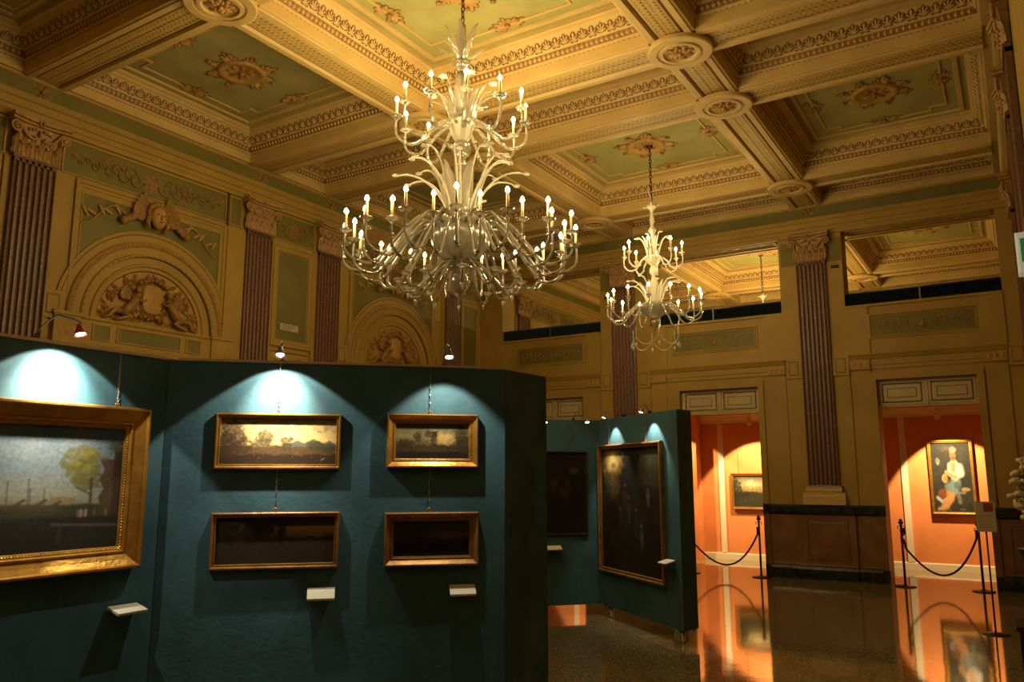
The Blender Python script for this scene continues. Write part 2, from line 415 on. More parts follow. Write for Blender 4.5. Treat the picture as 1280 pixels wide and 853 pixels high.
# medallions and the four sprays round each coffer panel
def spray(mb, u, v, ang, s, T, mt='ochre'):
    for da, L, w in ((-1.0, .13, .05), (-.45, .17, .05), (0, .22, .055), (.45, .17, .05), (1.0, .13, .05)):
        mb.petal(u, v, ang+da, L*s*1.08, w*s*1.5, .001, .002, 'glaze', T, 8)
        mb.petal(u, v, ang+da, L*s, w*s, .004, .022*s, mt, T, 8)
def make_medallion():
    T = lambda u, d, v: (u, v, -d)
    r = MB('relief'); r.lathe([(.30, 0), (.30, -.02), (.27, -.04), (.235, -.03), (.215, -.014), (0, -.012)], 'ochre', 32)
    o = r.build('ceiling_medallion')
    q = MB('relief')
    for k in range(8):
        a = 2*PI*k/8+.2; q.petal(.04*math.cos(a), .04*math.sin(a), a, .16, .075, .013, .03, 'relief', T)
    q.ball((0, 0, -.03), .035, 'relief'); q.build('carved_centre', o)
    q = MB('relief')
    for k in range(8):
        a = 2*PI*k/8+PI/8; spray(q, .27*math.cos(a), .27*math.sin(a), a, .78 if k % 2 else 1.0, T)
        q.ball((.42*math.cos(a+.12), .42*math.sin(a+.12), -.015), (.035, .035, .02), 'relief')
    q.build('leaf_sprays', o)
    return o
def make_spray():
    T = lambda u, d, v: (u, v, -d)
    q = MB('relief'); spray(q, 0, 0, PI/2, .75, T); spray(q, .03, -.01, .25, .95, T); spray(q, -.03, -.01, PI-.25, .95, T)
    q.ball((0, .02, -.02), (.04, .04, .03), 'relief'); q.ball((.15, .05, -.01), (.03, .03, .02), 'relief'); q.ball((-.15, .05, -.01), (.03, .03, .02), 'relief')
    return q.build('ceiling_leaf_ornament')
med0, spr0 = make_medallion(), make_spray(); f1 = f2 = True
def cellname(cx, cy):
    side = 'left side' if cx < XB[0] else ('right side' if cx > XB[1] else 'middle')
    if cy > YF: return {'left side': 'distant left', 'middle': 'distant middle', 'right side': 'distant right'}[side]+' coffer seen through the gallery openings'
    if cy > YB[3]: return {'left side': 'coffer at the far left corner behind the big chandelier', 'middle': 'coffer over the smaller chandelier', 'right side': 'dim coffer at the far right'}[side]
    if cy > YB[1]: return {'left side': 'dim green coffer left of the big chandelier', 'middle': 'bright coffer over the big chandelier', 'right side': 'coffer cut by the top right edge'}[side]
    return {'left side': 'nearest left', 'middle': 'nearest middle', 'right side': 'nearest right'}[side]+' coffer'
for cx, cy, a, b, c, d in medal:
    if cy < YB[0] or cy > 21: continue
    nm = cellname(cx, cy)
    if 'cut by the top right' not in nm:
        o = med0 if f1 else copy_tree(med0); f1 = False; o.location = (cx, cy, ZP-.001)
        tag(o, 'carved round medallion in the '+nm, 'ceiling medallion', 'carved medallions in the coffers')
    for (x, y, rz, w) in ((cx, c, 0, 'near'), (cx, d, PI, 'far'), (a, cy, -PI/2, 'left'), (b, cy, PI/2, 'right')):
        if 'cut by the top right' in nm or (cy > YF): continue
        if 'far left corner' in nm or nm.startswith('nearest'): continue
        o = spr0 if f2 else copy_tree(spr0); f2 = False; o.location = (x, y, ZP-.001); o.rotation_euler = (0, 0, rz)
        tag(o, 'small leaf ornament, %s edge of %s' % (w, nm), 'leaf ornament', 'leaf ornaments round the coffer panels')

# ------------------------------------------------------------------ floor
fl = MB('floor'); fl.box((XL-.3, YBACK-.3, -.12), (4.6, YEND+.2, 0), 'floor'); fl.build('floor', kind='structure')

# ------------------------------------------------------------------ wall furniture
ENT = [(0, 5.80, 'cream'), (.05, 5.80, 'cream'), (.05, 5.86, 'cream'), (.065, 5.865, 'cream'), (.065, 5.93, 'line'), (.075, 5.935, 'cream'), (.075, 6.03, 'cream'),
       (.10, 6.04, 'cream'), (.125, 6.075, 'cream'), (.125, 6.10, 'green'), (.055, 6.105, 'green'), (.055, 6.30, 'cream'), (.08, 6.31, 'cream'), (.09, 6.345, 'cream'), (0, 6.345, 'cream')]
def flourish(mb, T, cu, cz, hw, hh, mt='ochre', cols=5, d0=.003, r=.008, cup=True):
    # low relief scrolls running out of a central cup, inside a panel
    for sg in (-1, 1):
        x = cu+sg*hw*.16
        for k in range(cols):
            R = hh*.62*(1-.09*k); cx_ = cu+sg*(hw*.14+hw*.86*(k+.6)/(cols+.2)); cz_ = cz+(hh*.12 if k % 2 else -hh*.12)
            pts = []
            for j in range(15):
                t = j/14; rr = R*(1-.75*t); a = (PI if sg > 0 else 0)+sg*(-1 if k % 2 else 1)*t*2.3*PI
                pts.append((cx_+rr*math.cos(a), d0+.008, cz_+rr*math.sin(a)))
            mb.tube(pts, [r*(1-.5*j/14) for j in range(15)], mt, 5, T=T)
            mb.petal(cx_+sg*R*.5, cz_+R*.6, .8*sg if sg > 0 else PI-.8, hh*.5, hh*.2, d0, .012, mt, T)
    if not cup:
        for k in range(8): mb.petal(cu, cz, PI*k/4, hh*.7, hh*.34, d0, .016, 'relief', T)
        return
    mb.lathe([(.0, -hh*.6), (hh*.35, -hh*.5), (hh*.42, -hh*.2), (hh*.2, 0), (hh*.3, hh*.45), (0, hh*.5)], 'relief', 8, T=lambda x, y, z: T(cu+x, abs(y)*.25+d0, cz+z))

def wall_recess_arch(mb, T, c, r, zs=3.62, ztop=5.32, side=1.17, orn=True):
    # framed bay with round arch, archivolt rings, lunette field and panels under the springing
    d = .02
    mb.loft_rect(c-side, c+side, zs-.02, ztop, [(0, .0, 'cream'), (0, .035, 'cream'), (.045, .035, 'cream'), (.055, .015, 'cream'), (.085, .015, 'cream'), (.095, .004, 'cream')], T)
    # green spandrel field
    mb.add([T(c-side+.11, .006, zs+.35), T(c+side-.11, .006, zs+.35), T(c+side-.11, .006, ztop-.17), T(c-side+.11, .006, ztop-.17)], [(0, 1, 2, 3)], 'green')
    mb.loft_rect(c-side+.09, c+side-.09, zs+.2, ztop-.15, [(0, .006, 'cream'), (.0, .02, 'cream'), (.02, .02, 'cream'), (.02, .006, 'cream')], T)
    # archivolt disc covers lower part of the field
    mb.arch(c, zs, [(r+.14, .004, 'cream'), (r+.14, .028, 'cream'), (r+.10, .034, 'line'), (r+.085, .030, 'cream'), (r+.005, .030, 'cream'), (r, .06, 'cream'), (r-.02, .075, 'relief'), (r-.065, .07, 'cream'), (r-.075, .05, 'cream'),
                    (r-.16, .05, 'cream'), (r-.17, .075, 'cream'), (r-.20, .075, 'line'), (r-.21, .04, 'cream'), (r-.29, .035, 'cream'), (r-.30, .055, 'cream'), (r-.325, .05, 'cream'), (r-.335, .03, 'cream'), (r-.38, .025, 'line'), (r-.395, .0095, 'ochre')], T, cap='ochre', n=48)
    n = 70                                          # beaded ring and dashes
    for k in range(n):
        a = PI*(k+.5)/n
        mb.petal(c+(r-.07)*math.cos(a), zs+(r-.07)*math.sin(a), a, .05, .03, .074, .012, 'ochre', T, 6)
    for k in range(34):
        a = PI*(k+.5)/34; R = r-.186
        mb.petal(c+R*math.cos(a)-.022*math.sin(a), zs+R*math.sin(a)+.022*math.cos(a), a-PI/2, .05, .012, .0765, .002, 'glaze', T, 6)
    # lower cover so the disc is a half disc: entablature with green panels
    mb.extr([(0, zs, 'cream'), (.06, zs, 'cream'), (.07, zs-.03, 'cream'), (.05, zs-.05, 'cream'), (.045, zs-.33, 'cream'), (.07, zs-.35, 'cream'), (.07, zs-.39, 'cream'), (0, zs-.40, 'cream')], c-r+.17, c+r-.17, T)
    for sg in (-1, 1):
        u = c+sg*(r-.02)
        mb.box((u-.16, 0, zs-.40), (u+.16, .075, zs-.02), 'cream', T); mb.box((u-.18, 0, zs-.03), (u+.18, .095, zs+.015), 'cream', T); mb.box((u-.18, 0, zs-.42), (u+.18, .095, zs-.385), 'cream', T)
        for j in range(3): mb.petal(u-.08+.08*j, zs-.3, PI/2, .14, .06, .077, .012, 'ochre', T)
    for (a, b) in ((-.46, .46), (-.78, -.54), (.54, .78)):
        mb.loft_rect(c+a, c+b, zs-.28, zs-.075, [(0, .050, 'cream'), (.0, .062, 'cream'), (.018, .062, 'cream'), (.018, .052, 'green')], T, cap='green')

def square_block(mb, T, u, z=3.49):
    mb.loft_rect(u-.13, u+.13, z-.17, z+.17, [(0, 0, 'cream'), (0, .046, 'cream'), (.05, .046, 'line'), (.062, .046, 'cream'), (.066, .052, 'cream')], T, cap='cream')

def dado(mb, T, u0, u1, d=0., lo='dado', panel=True):
    mb.extr([(0, 0, 'verde'), (.09+d, 0, 'verde'), (.09+d, .16, 'verde'), (.07+d, .20, 'verde'), (.05+d, .22, lo), (.03+d, .24, lo), (.03+d, 1.03, 'verde'), (.06+d, 1.05, 'verde'), (.075+d, 1.07, 'verde'), (.075+d, 1.17, 'verde'), (.05+d, 1.20, 'cream'), (0, 1.20, 'cream')], u0, u1, T)
    if panel and u1-u0 > .35:
        mb.loft_rect(u0+.12, u1-.12, .32, .96, [(0, .03+d, lo), (0, .045+d, lo), (.03, .045+d, 'line'), (.035, .03+d, lo), (.05, .034+d, lo)], T, cap=lo)

def pilaster(T, u, label, group, dd=0., hw=.243, zb=0.):
    root = empty('pilaster', T(u, 0, 0), 0, label, 'pilaster', group)
    ox, oy, oz = root.location
    T2 = lambda a, d, z: (T(u+a, d+dd, z)[0]-ox, T(u+a, d+dd, z)[1]-oy, z)
    b = MB('dado')
    b.extr([(0, 1.20, 'cream'), (.13, 1.20, 'cream'), (.13, 1.34, 'cream'), (.12, 1.36, 'cream'), (.12, 1.40, 'cream')], -hw-.09, hw+.09, T2)
    b.extr([(0, 1.40, 'cream'), (.115, 1.40, 'cream'), (.125, 1.43, 'cream'), (.10, 1.46, 'cream'), (.105, 1.49, 'shaft'), (.09, 1.52, 'shaft'), (0, 1.52, 'shaft')], -hw-.04, hw+.04, T2)
    if not zb: b.build('pilaster_base', root)
    # fluted shaft
    s = MB('shaft'); nf = 7; prof = [(-hw, 0), (-hw, .055)]
    fw_ = 2*hw/nf
    for k in range(nf):
        a0 = -hw+k*fw_
        prof += [(a0+fw_*.20, .058)]+[(a0+fw_*(.5-.30*math.cos(PI*j/6)), .058-.034*math.sin(PI*j/6)) for j in range(1, 6)]+[(a0+fw_*.80, .058)]
    prof += [(hw, .055), (hw, 0)]
    n = len(prof)
    z0, z1 = max(1.52, zb), 5.33
    s.add([T2(a, d, z) for z in (z0, z1) for a, d in prof], [(i, i+1, n+i+1, n+i) for i in range(n-1)], 'shaft')
    for k in range(nf):
        a0 = -hw+k*fw_
        s.box((a0+fw_*.0, .0, z1-.05), (a0+fw_, .058, z1), 'shaft', T2)
    s.box((-hw-.015, 0, z1-.012), (hw+.015, .072, z1+.02), 'shaft', T2)
    s.build('fluted_shaft', root)
    c = MB('capital')
    # bell
    for zz, w0, dp0, zz2, w1, dp1 in ((5.35, hw-.02, .05, 5.62, hw+.0, .065), (5.62, hw, .065, 5.74, hw+.05, .08)):
        c.add([T2(-w0, 0, zz), T2(-w0, dp0, zz), T2(w0, dp0, zz), T2(w0, 0, zz), T2(-w1, 0, zz2), T2(-w1, dp1, zz2), T2(w1, dp1, zz2), T2(w1, 0, zz2)], [(0, 1, 5, 4), (1, 2, 6, 5), (2, 3, 7, 6), (4, 5, 6, 7)], 'capital')
    # abacus, concave front
    pts = []
    for k in range(13):
        t = -1+2*k/12; pts.append((t*(hw+.085), .10+.055*t*t))
    for z_a, z_b, e in ((5.745, 5.775, .0), (5.785, 5.83, .012)):
        V = [T2(a, 0, z) for z in (z_a, z_b) for a, d in pts]+[T2(a*1.02, d+e, z) for z in (z_a, z_b) for a, d in pts]
        n = len(pts); F = []
        for i in range(n-1): F += [(i, i+1, 2*n+i+1, 2*n+i), (n+i, n+i+1, 3*n+i+1, 3*n+i), (2*n+i, 2*n+i+1, 3*n+i+1, 3*n+i)]
        F += [(0, 2*n, 3*n, n), (n-1, 3*n-1, 4*n-1, 2*n-1)]
        c.add(V, F, 'capital')
    # acanthus leaves
    def leaf(a, zb, h, w, lean, mt='capital'):
        rows = 6; V = []
        for i in range(rows+1):
            t = i/rows; dep = .052+lean*t**2.2-(.02*max(0, t-.85)*6); zz = zb+h*(t-.25*max(0, t-.8)*2.); ww = w*(.75+.5*math.sin(PI*min(t*1.05, 1)))*(1-.55*t*t)
            wob = .012*math.sin(t*PI*4)
            V += [T2(a-ww-wob, dep-.016, zz), T2(a-ww*.45, dep+.008, zz), T2(a, dep-.004, zz), T2(a+ww*.45, dep+.008, zz), T2(a+ww+wob, dep-.016, zz)]
        F = []
        for i in range(rows):
            for j in range(4): F.append((i*5+j, i*5+j+1, i*5+6+j, i*5+5+j))
        c.add(V, F, mt, False)
        c.ball((a, .052+lean, zb+h*.93), (w*.5, .02, .018), mt, 6, 4, T=lambda x, y, z: T2(x, y, z))
    for k in range(5): leaf(-hw+.05+(2*hw-.1)*k/4, 5.35, .17, .040, .035)
    for k in range(4): leaf(-hw+.09+(2*hw-.18)*k/3, 5.40, .22, .035, .05)
    for sg in (-1, 1): leaf(sg*(hw+.0), 5.36, .27, .04, .06)
    # volutes with S stems
    for sg in (-1, 1):
        P_ = []; cx_, cz_ = sg*(hw+.03), 5.665
        for j in range(30):
            t = j/29
            if t < .4:
                q = t/.4; a = sg*(.03+(hw-.03)*q); zz = 5.60-.05*math.sin(q*PI)*1+.135*q**1.6; P_.append((a, .085+.03*q, zz))
            else:
                q = (t-.4)/.6; ang = PI/2-sg*0-q*3.4*PI*1; rr = .068*(1-.8*q); P_.append((cx_+sg*rr*math.cos(ang)*1, .115+.012*q, cz_+rr*math.sin(ang)))
        c.tube(P_, [.017*(1-.35*j/29) for j in range(30)], 'capital', 6, T=T2)
        c.ball((cx_, .125, cz_), (.018, .018, .018), 'capital', 6, 4, T=T2)
        for j in range(3): c.ball((sg*(.05+.035*j), .10, 5.70-.01*j), (.018, .016, .02), 'capital', 6, 4, T=T2)
    for k in range(6):
        a = PI*k/3; c.ball((.028*math.cos(a), .115, 5.785+.028*math.sin(a)), (.018, .014, .018), 'capital', 6, 4, T=T2)
    c.ball((0, .13, 5.785), (.014, .012, .014), 'glaze', 6, 4, T=T2)
    c.ball((0, .10, 5.66), (.025, .02, .045), 'capital', 6, 5, T=T2)
    c.build('capital', root)
    return root

def build_wall(mb, name, trimname, flat):
    # the plain wall plane and the mouldings standing proud of it are two setting pieces
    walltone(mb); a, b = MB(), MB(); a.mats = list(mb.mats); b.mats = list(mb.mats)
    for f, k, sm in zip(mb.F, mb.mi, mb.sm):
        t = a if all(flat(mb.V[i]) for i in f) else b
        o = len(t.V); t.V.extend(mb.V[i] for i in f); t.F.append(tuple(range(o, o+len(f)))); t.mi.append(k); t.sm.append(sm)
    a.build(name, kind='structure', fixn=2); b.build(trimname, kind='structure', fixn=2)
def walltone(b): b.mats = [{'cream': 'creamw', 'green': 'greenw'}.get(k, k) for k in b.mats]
# ---- left wall
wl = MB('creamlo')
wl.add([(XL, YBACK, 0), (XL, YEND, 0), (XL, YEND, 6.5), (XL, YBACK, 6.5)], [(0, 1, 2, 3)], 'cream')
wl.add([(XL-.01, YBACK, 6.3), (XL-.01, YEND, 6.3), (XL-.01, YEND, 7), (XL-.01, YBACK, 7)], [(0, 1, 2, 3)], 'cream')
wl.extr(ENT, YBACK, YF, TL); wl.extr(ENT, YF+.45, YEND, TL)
LP = [4.62, 7.95, 9.43, 12.94]
for u in LP+[1.3, 15.75, 19.3]:
    wl.box((u-.32, 0, 1.2), (u+.32, .03, 5.33), 'cream', TL)
# green band with scrolls between capitals
def upper_band(mb, T, u0, u1, orn):
    mb.loft_rect(u0, u1, 5.34, 5.78, [(0, 0, 'cream'), (0, .02, 'cream'), (.02, .02, 'cream'), (.02, .004, 'green')], T, cap='green')
    if orn: flourish(mb, T, (u0+u1)/2, 5.56, (u1-u0)*.47, .19, 'relief', orn, .006, .012, False)
upper_band(wl, TL, 4.95, 7.36, 10); upper_band(wl, TL, 7.42, 7.64, 0); upper_band(wl, TL, 8.28, 9.12, 2); upper_band(wl, TL, 9.76, 12.6, 10); upper_band(wl, TL, 13.26, 14.2, 2)
upper_band(wl, TL, 1.6, 4.3, 7); upper_band(wl, TL, 16.1, 18.9, 7)
wl.box((7.38, 0, 1.2), (7.70, .055, 5.30), 'cream', TL); wl.box((7.36, 0, 5.30), (7.385, .06, 5.8), 'line', TL)
wall_recess_arch(wl, TL, 6.26, 1.12, side=1.12)
wall_recess_arch(wl, TL, 11.19, 1.17, side=1.22)
for u in (4.98, 7.54, 9.80, 12.55): square_block(wl, TL, u, 3.70)
def tall_panel(mb, T, u0, u1):
    mb.loft_rect(u0, u1, 3.66, 5.28, [(0, 0, 'cream'), (0, .045, 'cream'), (.03, .045, 'cream'), (.04, .03, 'cream'), (.10, .03, 'cream'), (.105, .012, 'cream'), (.115, .008, 'green')], T, cap='green')
tall_panel(wl, TL, 8.27, 9.12); tall_panel(wl, TL, 13.27, 13.95)
for (a, b) in ((8.27, 9.12), (13.27, 13.95)):
    wl.loft_rect(a, b, 3.28, 3.60, [(0, 0, 'cream'), (0, .03, 'cream'), (.02, .03, 'line'), (.035, .02, 'cream')], TL, cap='cream')
    flourish(wl, TL, (a+b)/2, 3.44, (b-a)*.38, .09, 'relief', 3, .022, .008)
wl.extr([(0, 3.20, 'cream'), (.05, 3.20, 'cream'), (.07, 3.17, 'cream'), (.04, 3.12, 'cream'), (0, 3.10, 'cream')], YBACK, YF, TL)
dado(wl, TL, YBACK, YF)
build_wall(wl, 'wall_left', 'trim_6', lambda v: v[0] <= XL+.0005)

for u, lb in zip(LP, ('fluted pilaster at the far left edge of the picture', 'fluted pilaster just right of the first arched relief bay', 'fluted pilaster just right of the green panel with the grey notice', 'fluted pilaster below the big chandelier near the far left corner')):
    pilaster(TL, u, lb, 'fluted pilasters on the left wall', .03)
pilaster(TL, 15.75, 'dim fluted pilaster beyond the left gallery opening', 'fluted pilasters on the left wall', .03, zb=4.44)

# lunette reliefs
def lunette_relief(c, r, lb):
    root = empty('lunette_relief', (XL, c, 3.62), 0, lb, 'wall relief', 'carved reliefs in the arches of the left wall')
    T = lambda u, d, z: (d+.008, u*1.05, z*1.0)
    b = MB('relief')
    # central shield
    P = []
    for k in range(20):
        a = 2*PI*k/20; P.append((.13*math.copysign(abs(math.cos(a))**.6, math.cos(a)), .36+.19*math.copysign(abs(math.sin(a))**.6, math.sin(a))))
    b.add([T(u, .05, z) for u, z in P]+[T(u*1.12, .02, .36+(z-.36)*1.1) for u, z in P]+[T(0, .085, .36)], [(k, (k+1) % 20, 20+(k+1) % 20, 20+k) for k in range(20)]+[(40, k, (k+1) % 20) for k in range(20)], 'ochre')
    b.build('shield', root)
    for sg in (-1, 1):
        f = MB('relief')
        # seated winged figure leaning on the shield
        f.tube([(sg*.22, .05, .36), (sg*.26, .07, .27), (sg*.33, .06, .18), (sg*.42, .05, .11)], [.035, .055, .06, .05], 'relief', 8, T=T)
        f.ball((sg*.215, .075, .445), (.042, .04, .05), 'relief', 8, 6, T=T)
        f.tube([(sg*.24, .07, .34), (sg*.17, .09, .30), (sg*.11, .09, .33)], [.022, .018, .014], 'relief', 6, T=T)
        f.tube([(sg*.26, .07, .34), (sg*.31, .09, .27), (sg*.25, .10, .22)], [.022, .018, .014], 'relief', 6, T=T)
        f.tube([(sg*.40, .06, .12), (sg*.30, .09, .08), (sg*.42, .08, .035), (sg*.50, .07, .02)], [.042, .035, .026, .018], 'relief', 6, T=T)
        f.tube([(sg*.42, .06, .13), (sg*.52, .08, .13), (sg*.57, .07, .05), (sg*.64, .06, .02)], [.04, .033, .024, .016], 'relief', 6, T=T)
        for j in range(6):
            f.petal(sg*.29, .30, PI/2-sg*(.35+.22*j), .22-.014*j, .05, .04+.004*j, .02, 'relief', T)
        f.build('seated_figure', root)
    g = MB('relief')
    rs = random.Random(5)
    for k in range(26):
        a = PI*(k+.5)/26; R = r*.86
        u, z = R*math.cos(a), R*math.sin(a)
        if z < .06: z = .06
        for q in range(2): g.petal(u*(1-.07*q), z*(1-.07*q), a+rs.uniform(-1.3, 1.3), .12, .05, .012, .03, 'relief', T)
    for k in range(120):
        a = rs.uniform(0, PI); R = r*rs.uniform(.15, .88); u, z = R*math.cos(a), max(.04, R*math.sin(a))
        g.petal(u, z, rs.uniform(0, 2*PI), rs.uniform(.07, .13), .045, .008, .028, 'relief', T)
    for k in range(7): g.ball((-.15+.05*k, .05, .1+.02*math.sin(k*2)), (.03, .03, .03), 'relief', 6, 4, T=T)
    for sg in (-1, 1):
        for w in range(4):
            g.ball((sg*(.03+.05*w), .05, .615-.02*w), (.035, .03, .03), 'relief', 6, 4, T=T)
    g.build('foliage', root)
    return root
lunette_relief(6.26, .70, 'carved half-round relief with two figures and a shield in the nearer arch')
lunette_relief(11.19, .75, 'carved half-round relief with figures in the second arch, right of the grey notice')

def winged_mask(c, z, lb):
    root = empty('winged_head_relief', (XL, c, z), 0, lb, 'wall relief', 'winged heads over the arches')
    T = lambda u, d, zz: (d+.03, u*1.15, zz*1.15)
    h = MB('relief')
    h.ball((0, .09, 0), (.10, .07, .135), 'ochre', 14, 10, T=T)
    h.ball((0, .165, -.01), (.018, .02, .035), 'ochre', 6, 5, T=T)
    for sg in (-1, 1): h.ball((sg*.04, .150, .025), (.018, .008, .009), 'glaze', 6, 4, T=T)
    h.ball((0, .150, -.06), (.03, .012, .010), 'glaze', 6, 4, T=T)
    h.build('face', root)
    g = MB('relief')
    for k in range(12):
        a = PI*k/11; g.ball((.11*math.cos(a), .06, .03+.13*math.sin(a)), (.04, .04, .035), 'relief', 6, 4, T=T)
    for sg in (-1, 1):
        g.tube([(sg*.10, .07, .02), (sg*.13, .08, -.08), (sg*.09, .07, -.17)], [.035, .03, .012], 'relief', 6, T=T)
    g.build('hair', root)
    for sg in (-1, 1):
        w = MB('relief')
        for j in range(7):
            a = PI/2-sg*(.20+.16*j)
            w.petal(sg*(.10+.012*j), .0-.012*j, a, .30-.025*j, .06, .03+.006*j, .02, 'relief', T)
        w.build('wing', root)
        s_ = MB('ochre')
        for j in range(3): s_.ball((sg*(.30+.05*j), .05, -.06-.03*j), (.05, .04, .05), 'relief', 7, 5, T=T)
        flo = []
        for j in range(22):
            t = j/21; flo.append((sg*(.36+.50*t), .012, -.05+.10*math.sin(t*5)-.12*t))
        s_.tube(flo, [.012*(1-.6*j/21) for j in range(22)], 'ochre', 5, T=T)
        for j in range(5):
            s_.petal(sg*(.42+.09*j), -.06-.03*j, PI/2-sg*(.6+.5*(j % 2)), .13, .04, .008, .012, 'ochre', T)
        s_.build('scroll', root)
winged_mask(6.22, 5.08, 'carved winged head over the nearer arch on the left wall')
winged_mask(11.15, 5.13, 'carved winged head over the second arch, below the big chandelier')

nt_ = MB('plaq'); nt_.box((-.185, 0, -.055), (.185, .015, .055), 'plaq', lambda u, d, z: (d, u, z))
for k in range(3): nt_.box((-.15, .015, .02-.03*k), (.13-.05*k, .0165, .03-.03*k), 'line', lambda u, d, z: (d, u, z))
nt_.build('wall_notice', None, (XL+.012, 8.65, 3.975), cat='notice', label='small grey notice on the tall green panel of the left wall')

# frieze flowers on green band
def frieze_flower(x, y, z, ax, lb):
    q = MB('relief'); T = (lambda u, d, v: (d, u, v)) if ax == 0 else (lambda u, d, v: (u, -d, v))
    for k in range(6):
        a = 2*PI*k/6; q.petal(.02*math.cos(a), .02*math.sin(a), a, .10, .055, .0, .02, 'relief', T)
    q.ball((0, .02, 0), .025, 'relief', 6, 4, T=T)
    q.build('frieze_flower', None, (x, y, z), cat='frieze ornament', label=lb, group='carved flowers on the green frieze')
for u, w in zip(LP, ('over the leftmost fluted pilaster', 'over the pilaster beside the nearer arch', 'over the pilaster behind the big chandelier', 'near the far left corner')):
    frieze_flower(XL+.058, u, 6.2, 0, 'small carved flower on the green frieze '+w)
for u, w in zip((XB[0], XB[1]), ('above the pilaster behind the smaller chandelier', 'above the pilaster right of the smaller chandelier')):
    frieze_flower(u, YF-.058, 6.2, 1, 'small carved flower on the green frieze '+w)

# ---- far wall with doors and gallery openings
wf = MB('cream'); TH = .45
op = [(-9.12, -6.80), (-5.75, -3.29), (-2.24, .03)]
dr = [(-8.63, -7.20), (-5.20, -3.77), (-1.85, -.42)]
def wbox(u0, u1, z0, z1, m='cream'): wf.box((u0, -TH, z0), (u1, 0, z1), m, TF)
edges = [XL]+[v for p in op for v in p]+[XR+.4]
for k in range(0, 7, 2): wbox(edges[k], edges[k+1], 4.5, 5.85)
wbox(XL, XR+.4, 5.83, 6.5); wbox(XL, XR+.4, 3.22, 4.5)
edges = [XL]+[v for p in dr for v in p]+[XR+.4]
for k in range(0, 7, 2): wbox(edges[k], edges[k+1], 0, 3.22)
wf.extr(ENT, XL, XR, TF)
for k, (a, b) in enumerate(op):
    c = (a+b)/2
    # framed scroll panel
    wf.loft_rect(c-.80, c+.80, 3.90, 4.32, [(0, 0, 'cream'), (0, .02, 'cream'), (.03, .025, 'line'), (.04, .012, 'cream'), (.055, .012, 'cream'), (.058, .004, 'green')], TF, cap='green')
    flourish(wf, TF, c, 4.11, .68, .13, 'ochre', 5, .006, .006)
    # soffit mouldings of the opening
    wf.loft_rect(a+.06, b-.06, -.39, -.06, [(0, 5.832, 'cream'), (0, 5.80, 'cream'), (.03, 5.80, 'line'), (.035, 5.815, 'cream'), (.07, 5.81, 'cream'), (.08, 5.828, 'ochre')], lambda u, d, z: TF(u, z, d), cap='ochre')
    for r in range(9):
        u = a+.3+(b-a-.6)*r/8
        wf.petal(u, -.225, 0, .2, .10, .0, .012, 'cream', lambda uu, dd, v: TF(uu, v, 5.826-dd))
    # sill
    wf.extr([(0, 4.44, 'cream'), (.03, 4.45, 'cream'), (.03, 4.49, 'cream'), (.0, 4.50, 'cream')], a-.0, b+.0, TF)
for k, (a, b) in enumerate(dr):
    # moulding course over the doors
    lo, hi = (XL, -6.80) if k == 0 else ((-5.77, -3.26) if k == 1 else (-2.24, .03))
    wf.extr([(0, 3.40, 'cream'), (.02, 3.40, 'cream'), (.02, 3.46, 'line'), (.03, 3.465, 'cream'), (.03, 3.56, 'cream'), (.05, 3.58, 'cream'), (.07, 3.62, 'line'), (.075, 3.625, 'cream'), (.085, 3.65, 'cream'), (0, 3.66, 'cream')], lo, hi, TF)
    for sg, u in ((-1, lo+.17), (1, hi-.17)):
        wf.box((u-.15, 0, 1.2), (u+.15, .02, 3.40), 'cream', TF); wf.box((u-.15, 0, 3.40), (u+.15, .06, 3.56), 'cream', TF); wf.box((u-.17, 0, 3.66), (u+.17, .02, 4.48), 'cream', TF)
        for j in range(3): wf.petal(u-.09+.09*j, 3.42, PI/2, .12, .06, .061, .012, 'ochre', TF)
    # architrave round the door
    for (i, d) in ((.0, .035), (.035, .02)):
        wf.box((a-.10+i, 0, 1.2), (a, d, 3.22), 'cream', TF); wf.box((b, 0, 1.2), (b+.10-i, d, 3.22), 'cream', TF)
        wf.box((a-.10+i, 0, 3.22), (b+.10-i, d, 3.32-i), 'cream', TF)
# piers: square blocks beside the pilasters, dado
for c in (XB[0], XB[1]):
    for sg in (-1, 1): square_block(wf, TF, c+sg*.38, 3.49)
    wf.box((c-.5, 0, 5.27), (c+.5, .012, 5.30), 'cream', TF)
    wf.add([TF(c-.50, .004, 5.31), TF(c+.50, .004, 5.31), TF(c+.50, .004, 5.72), TF(c-.50, .004, 5.72)], [(0, 1, 2, 3)], 'green')
    wf.box((c-.51, 0, 1.2), (c+.51, .02, 5.27), 'cream', TF)
square_block(wf, TF, .15, 3.49)
for (a, b, c) in ((XL, -8.73, None), (-7.10, -5.30, XB[0]), (-3.67, -1.95, XB[1]), (-.32, XR, None)):
    if c is None: dado(wf, TF, a, b)
    else:
        dado(wf, TF, a, c-.45, panel=False); dado(wf, TF, c+.45, b, panel=False); dado(wf, TF, c-.45, c+.45, .05)
for (a, b) in dr:
    for u0, u1 in ((a-.10, a), (b, b+.10)): wf.box((u0, 0, 0), (u1, .06, 1.20), 'verde' if False else 'dado', TF); wf.box((u0, 0, 0), (u1, .07, .2), 'verde', TF); wf.box((u0, 0, 1.04), (u1, .07, 1.2), 'verde', TF)
build_wall(wf, 'wall_far', 'trim_7', lambda v: v[1] >= YF-.0005)

pilaster(TF, XB[0], 'fluted pilaster on the far wall behind the smaller chandelier', 'fluted pilasters on the far wall', .02)
pilaster(TF, XB[1], 'fluted pilaster on the far wall between the two orange doorways', 'fluted pilasters on the far wall', .02)
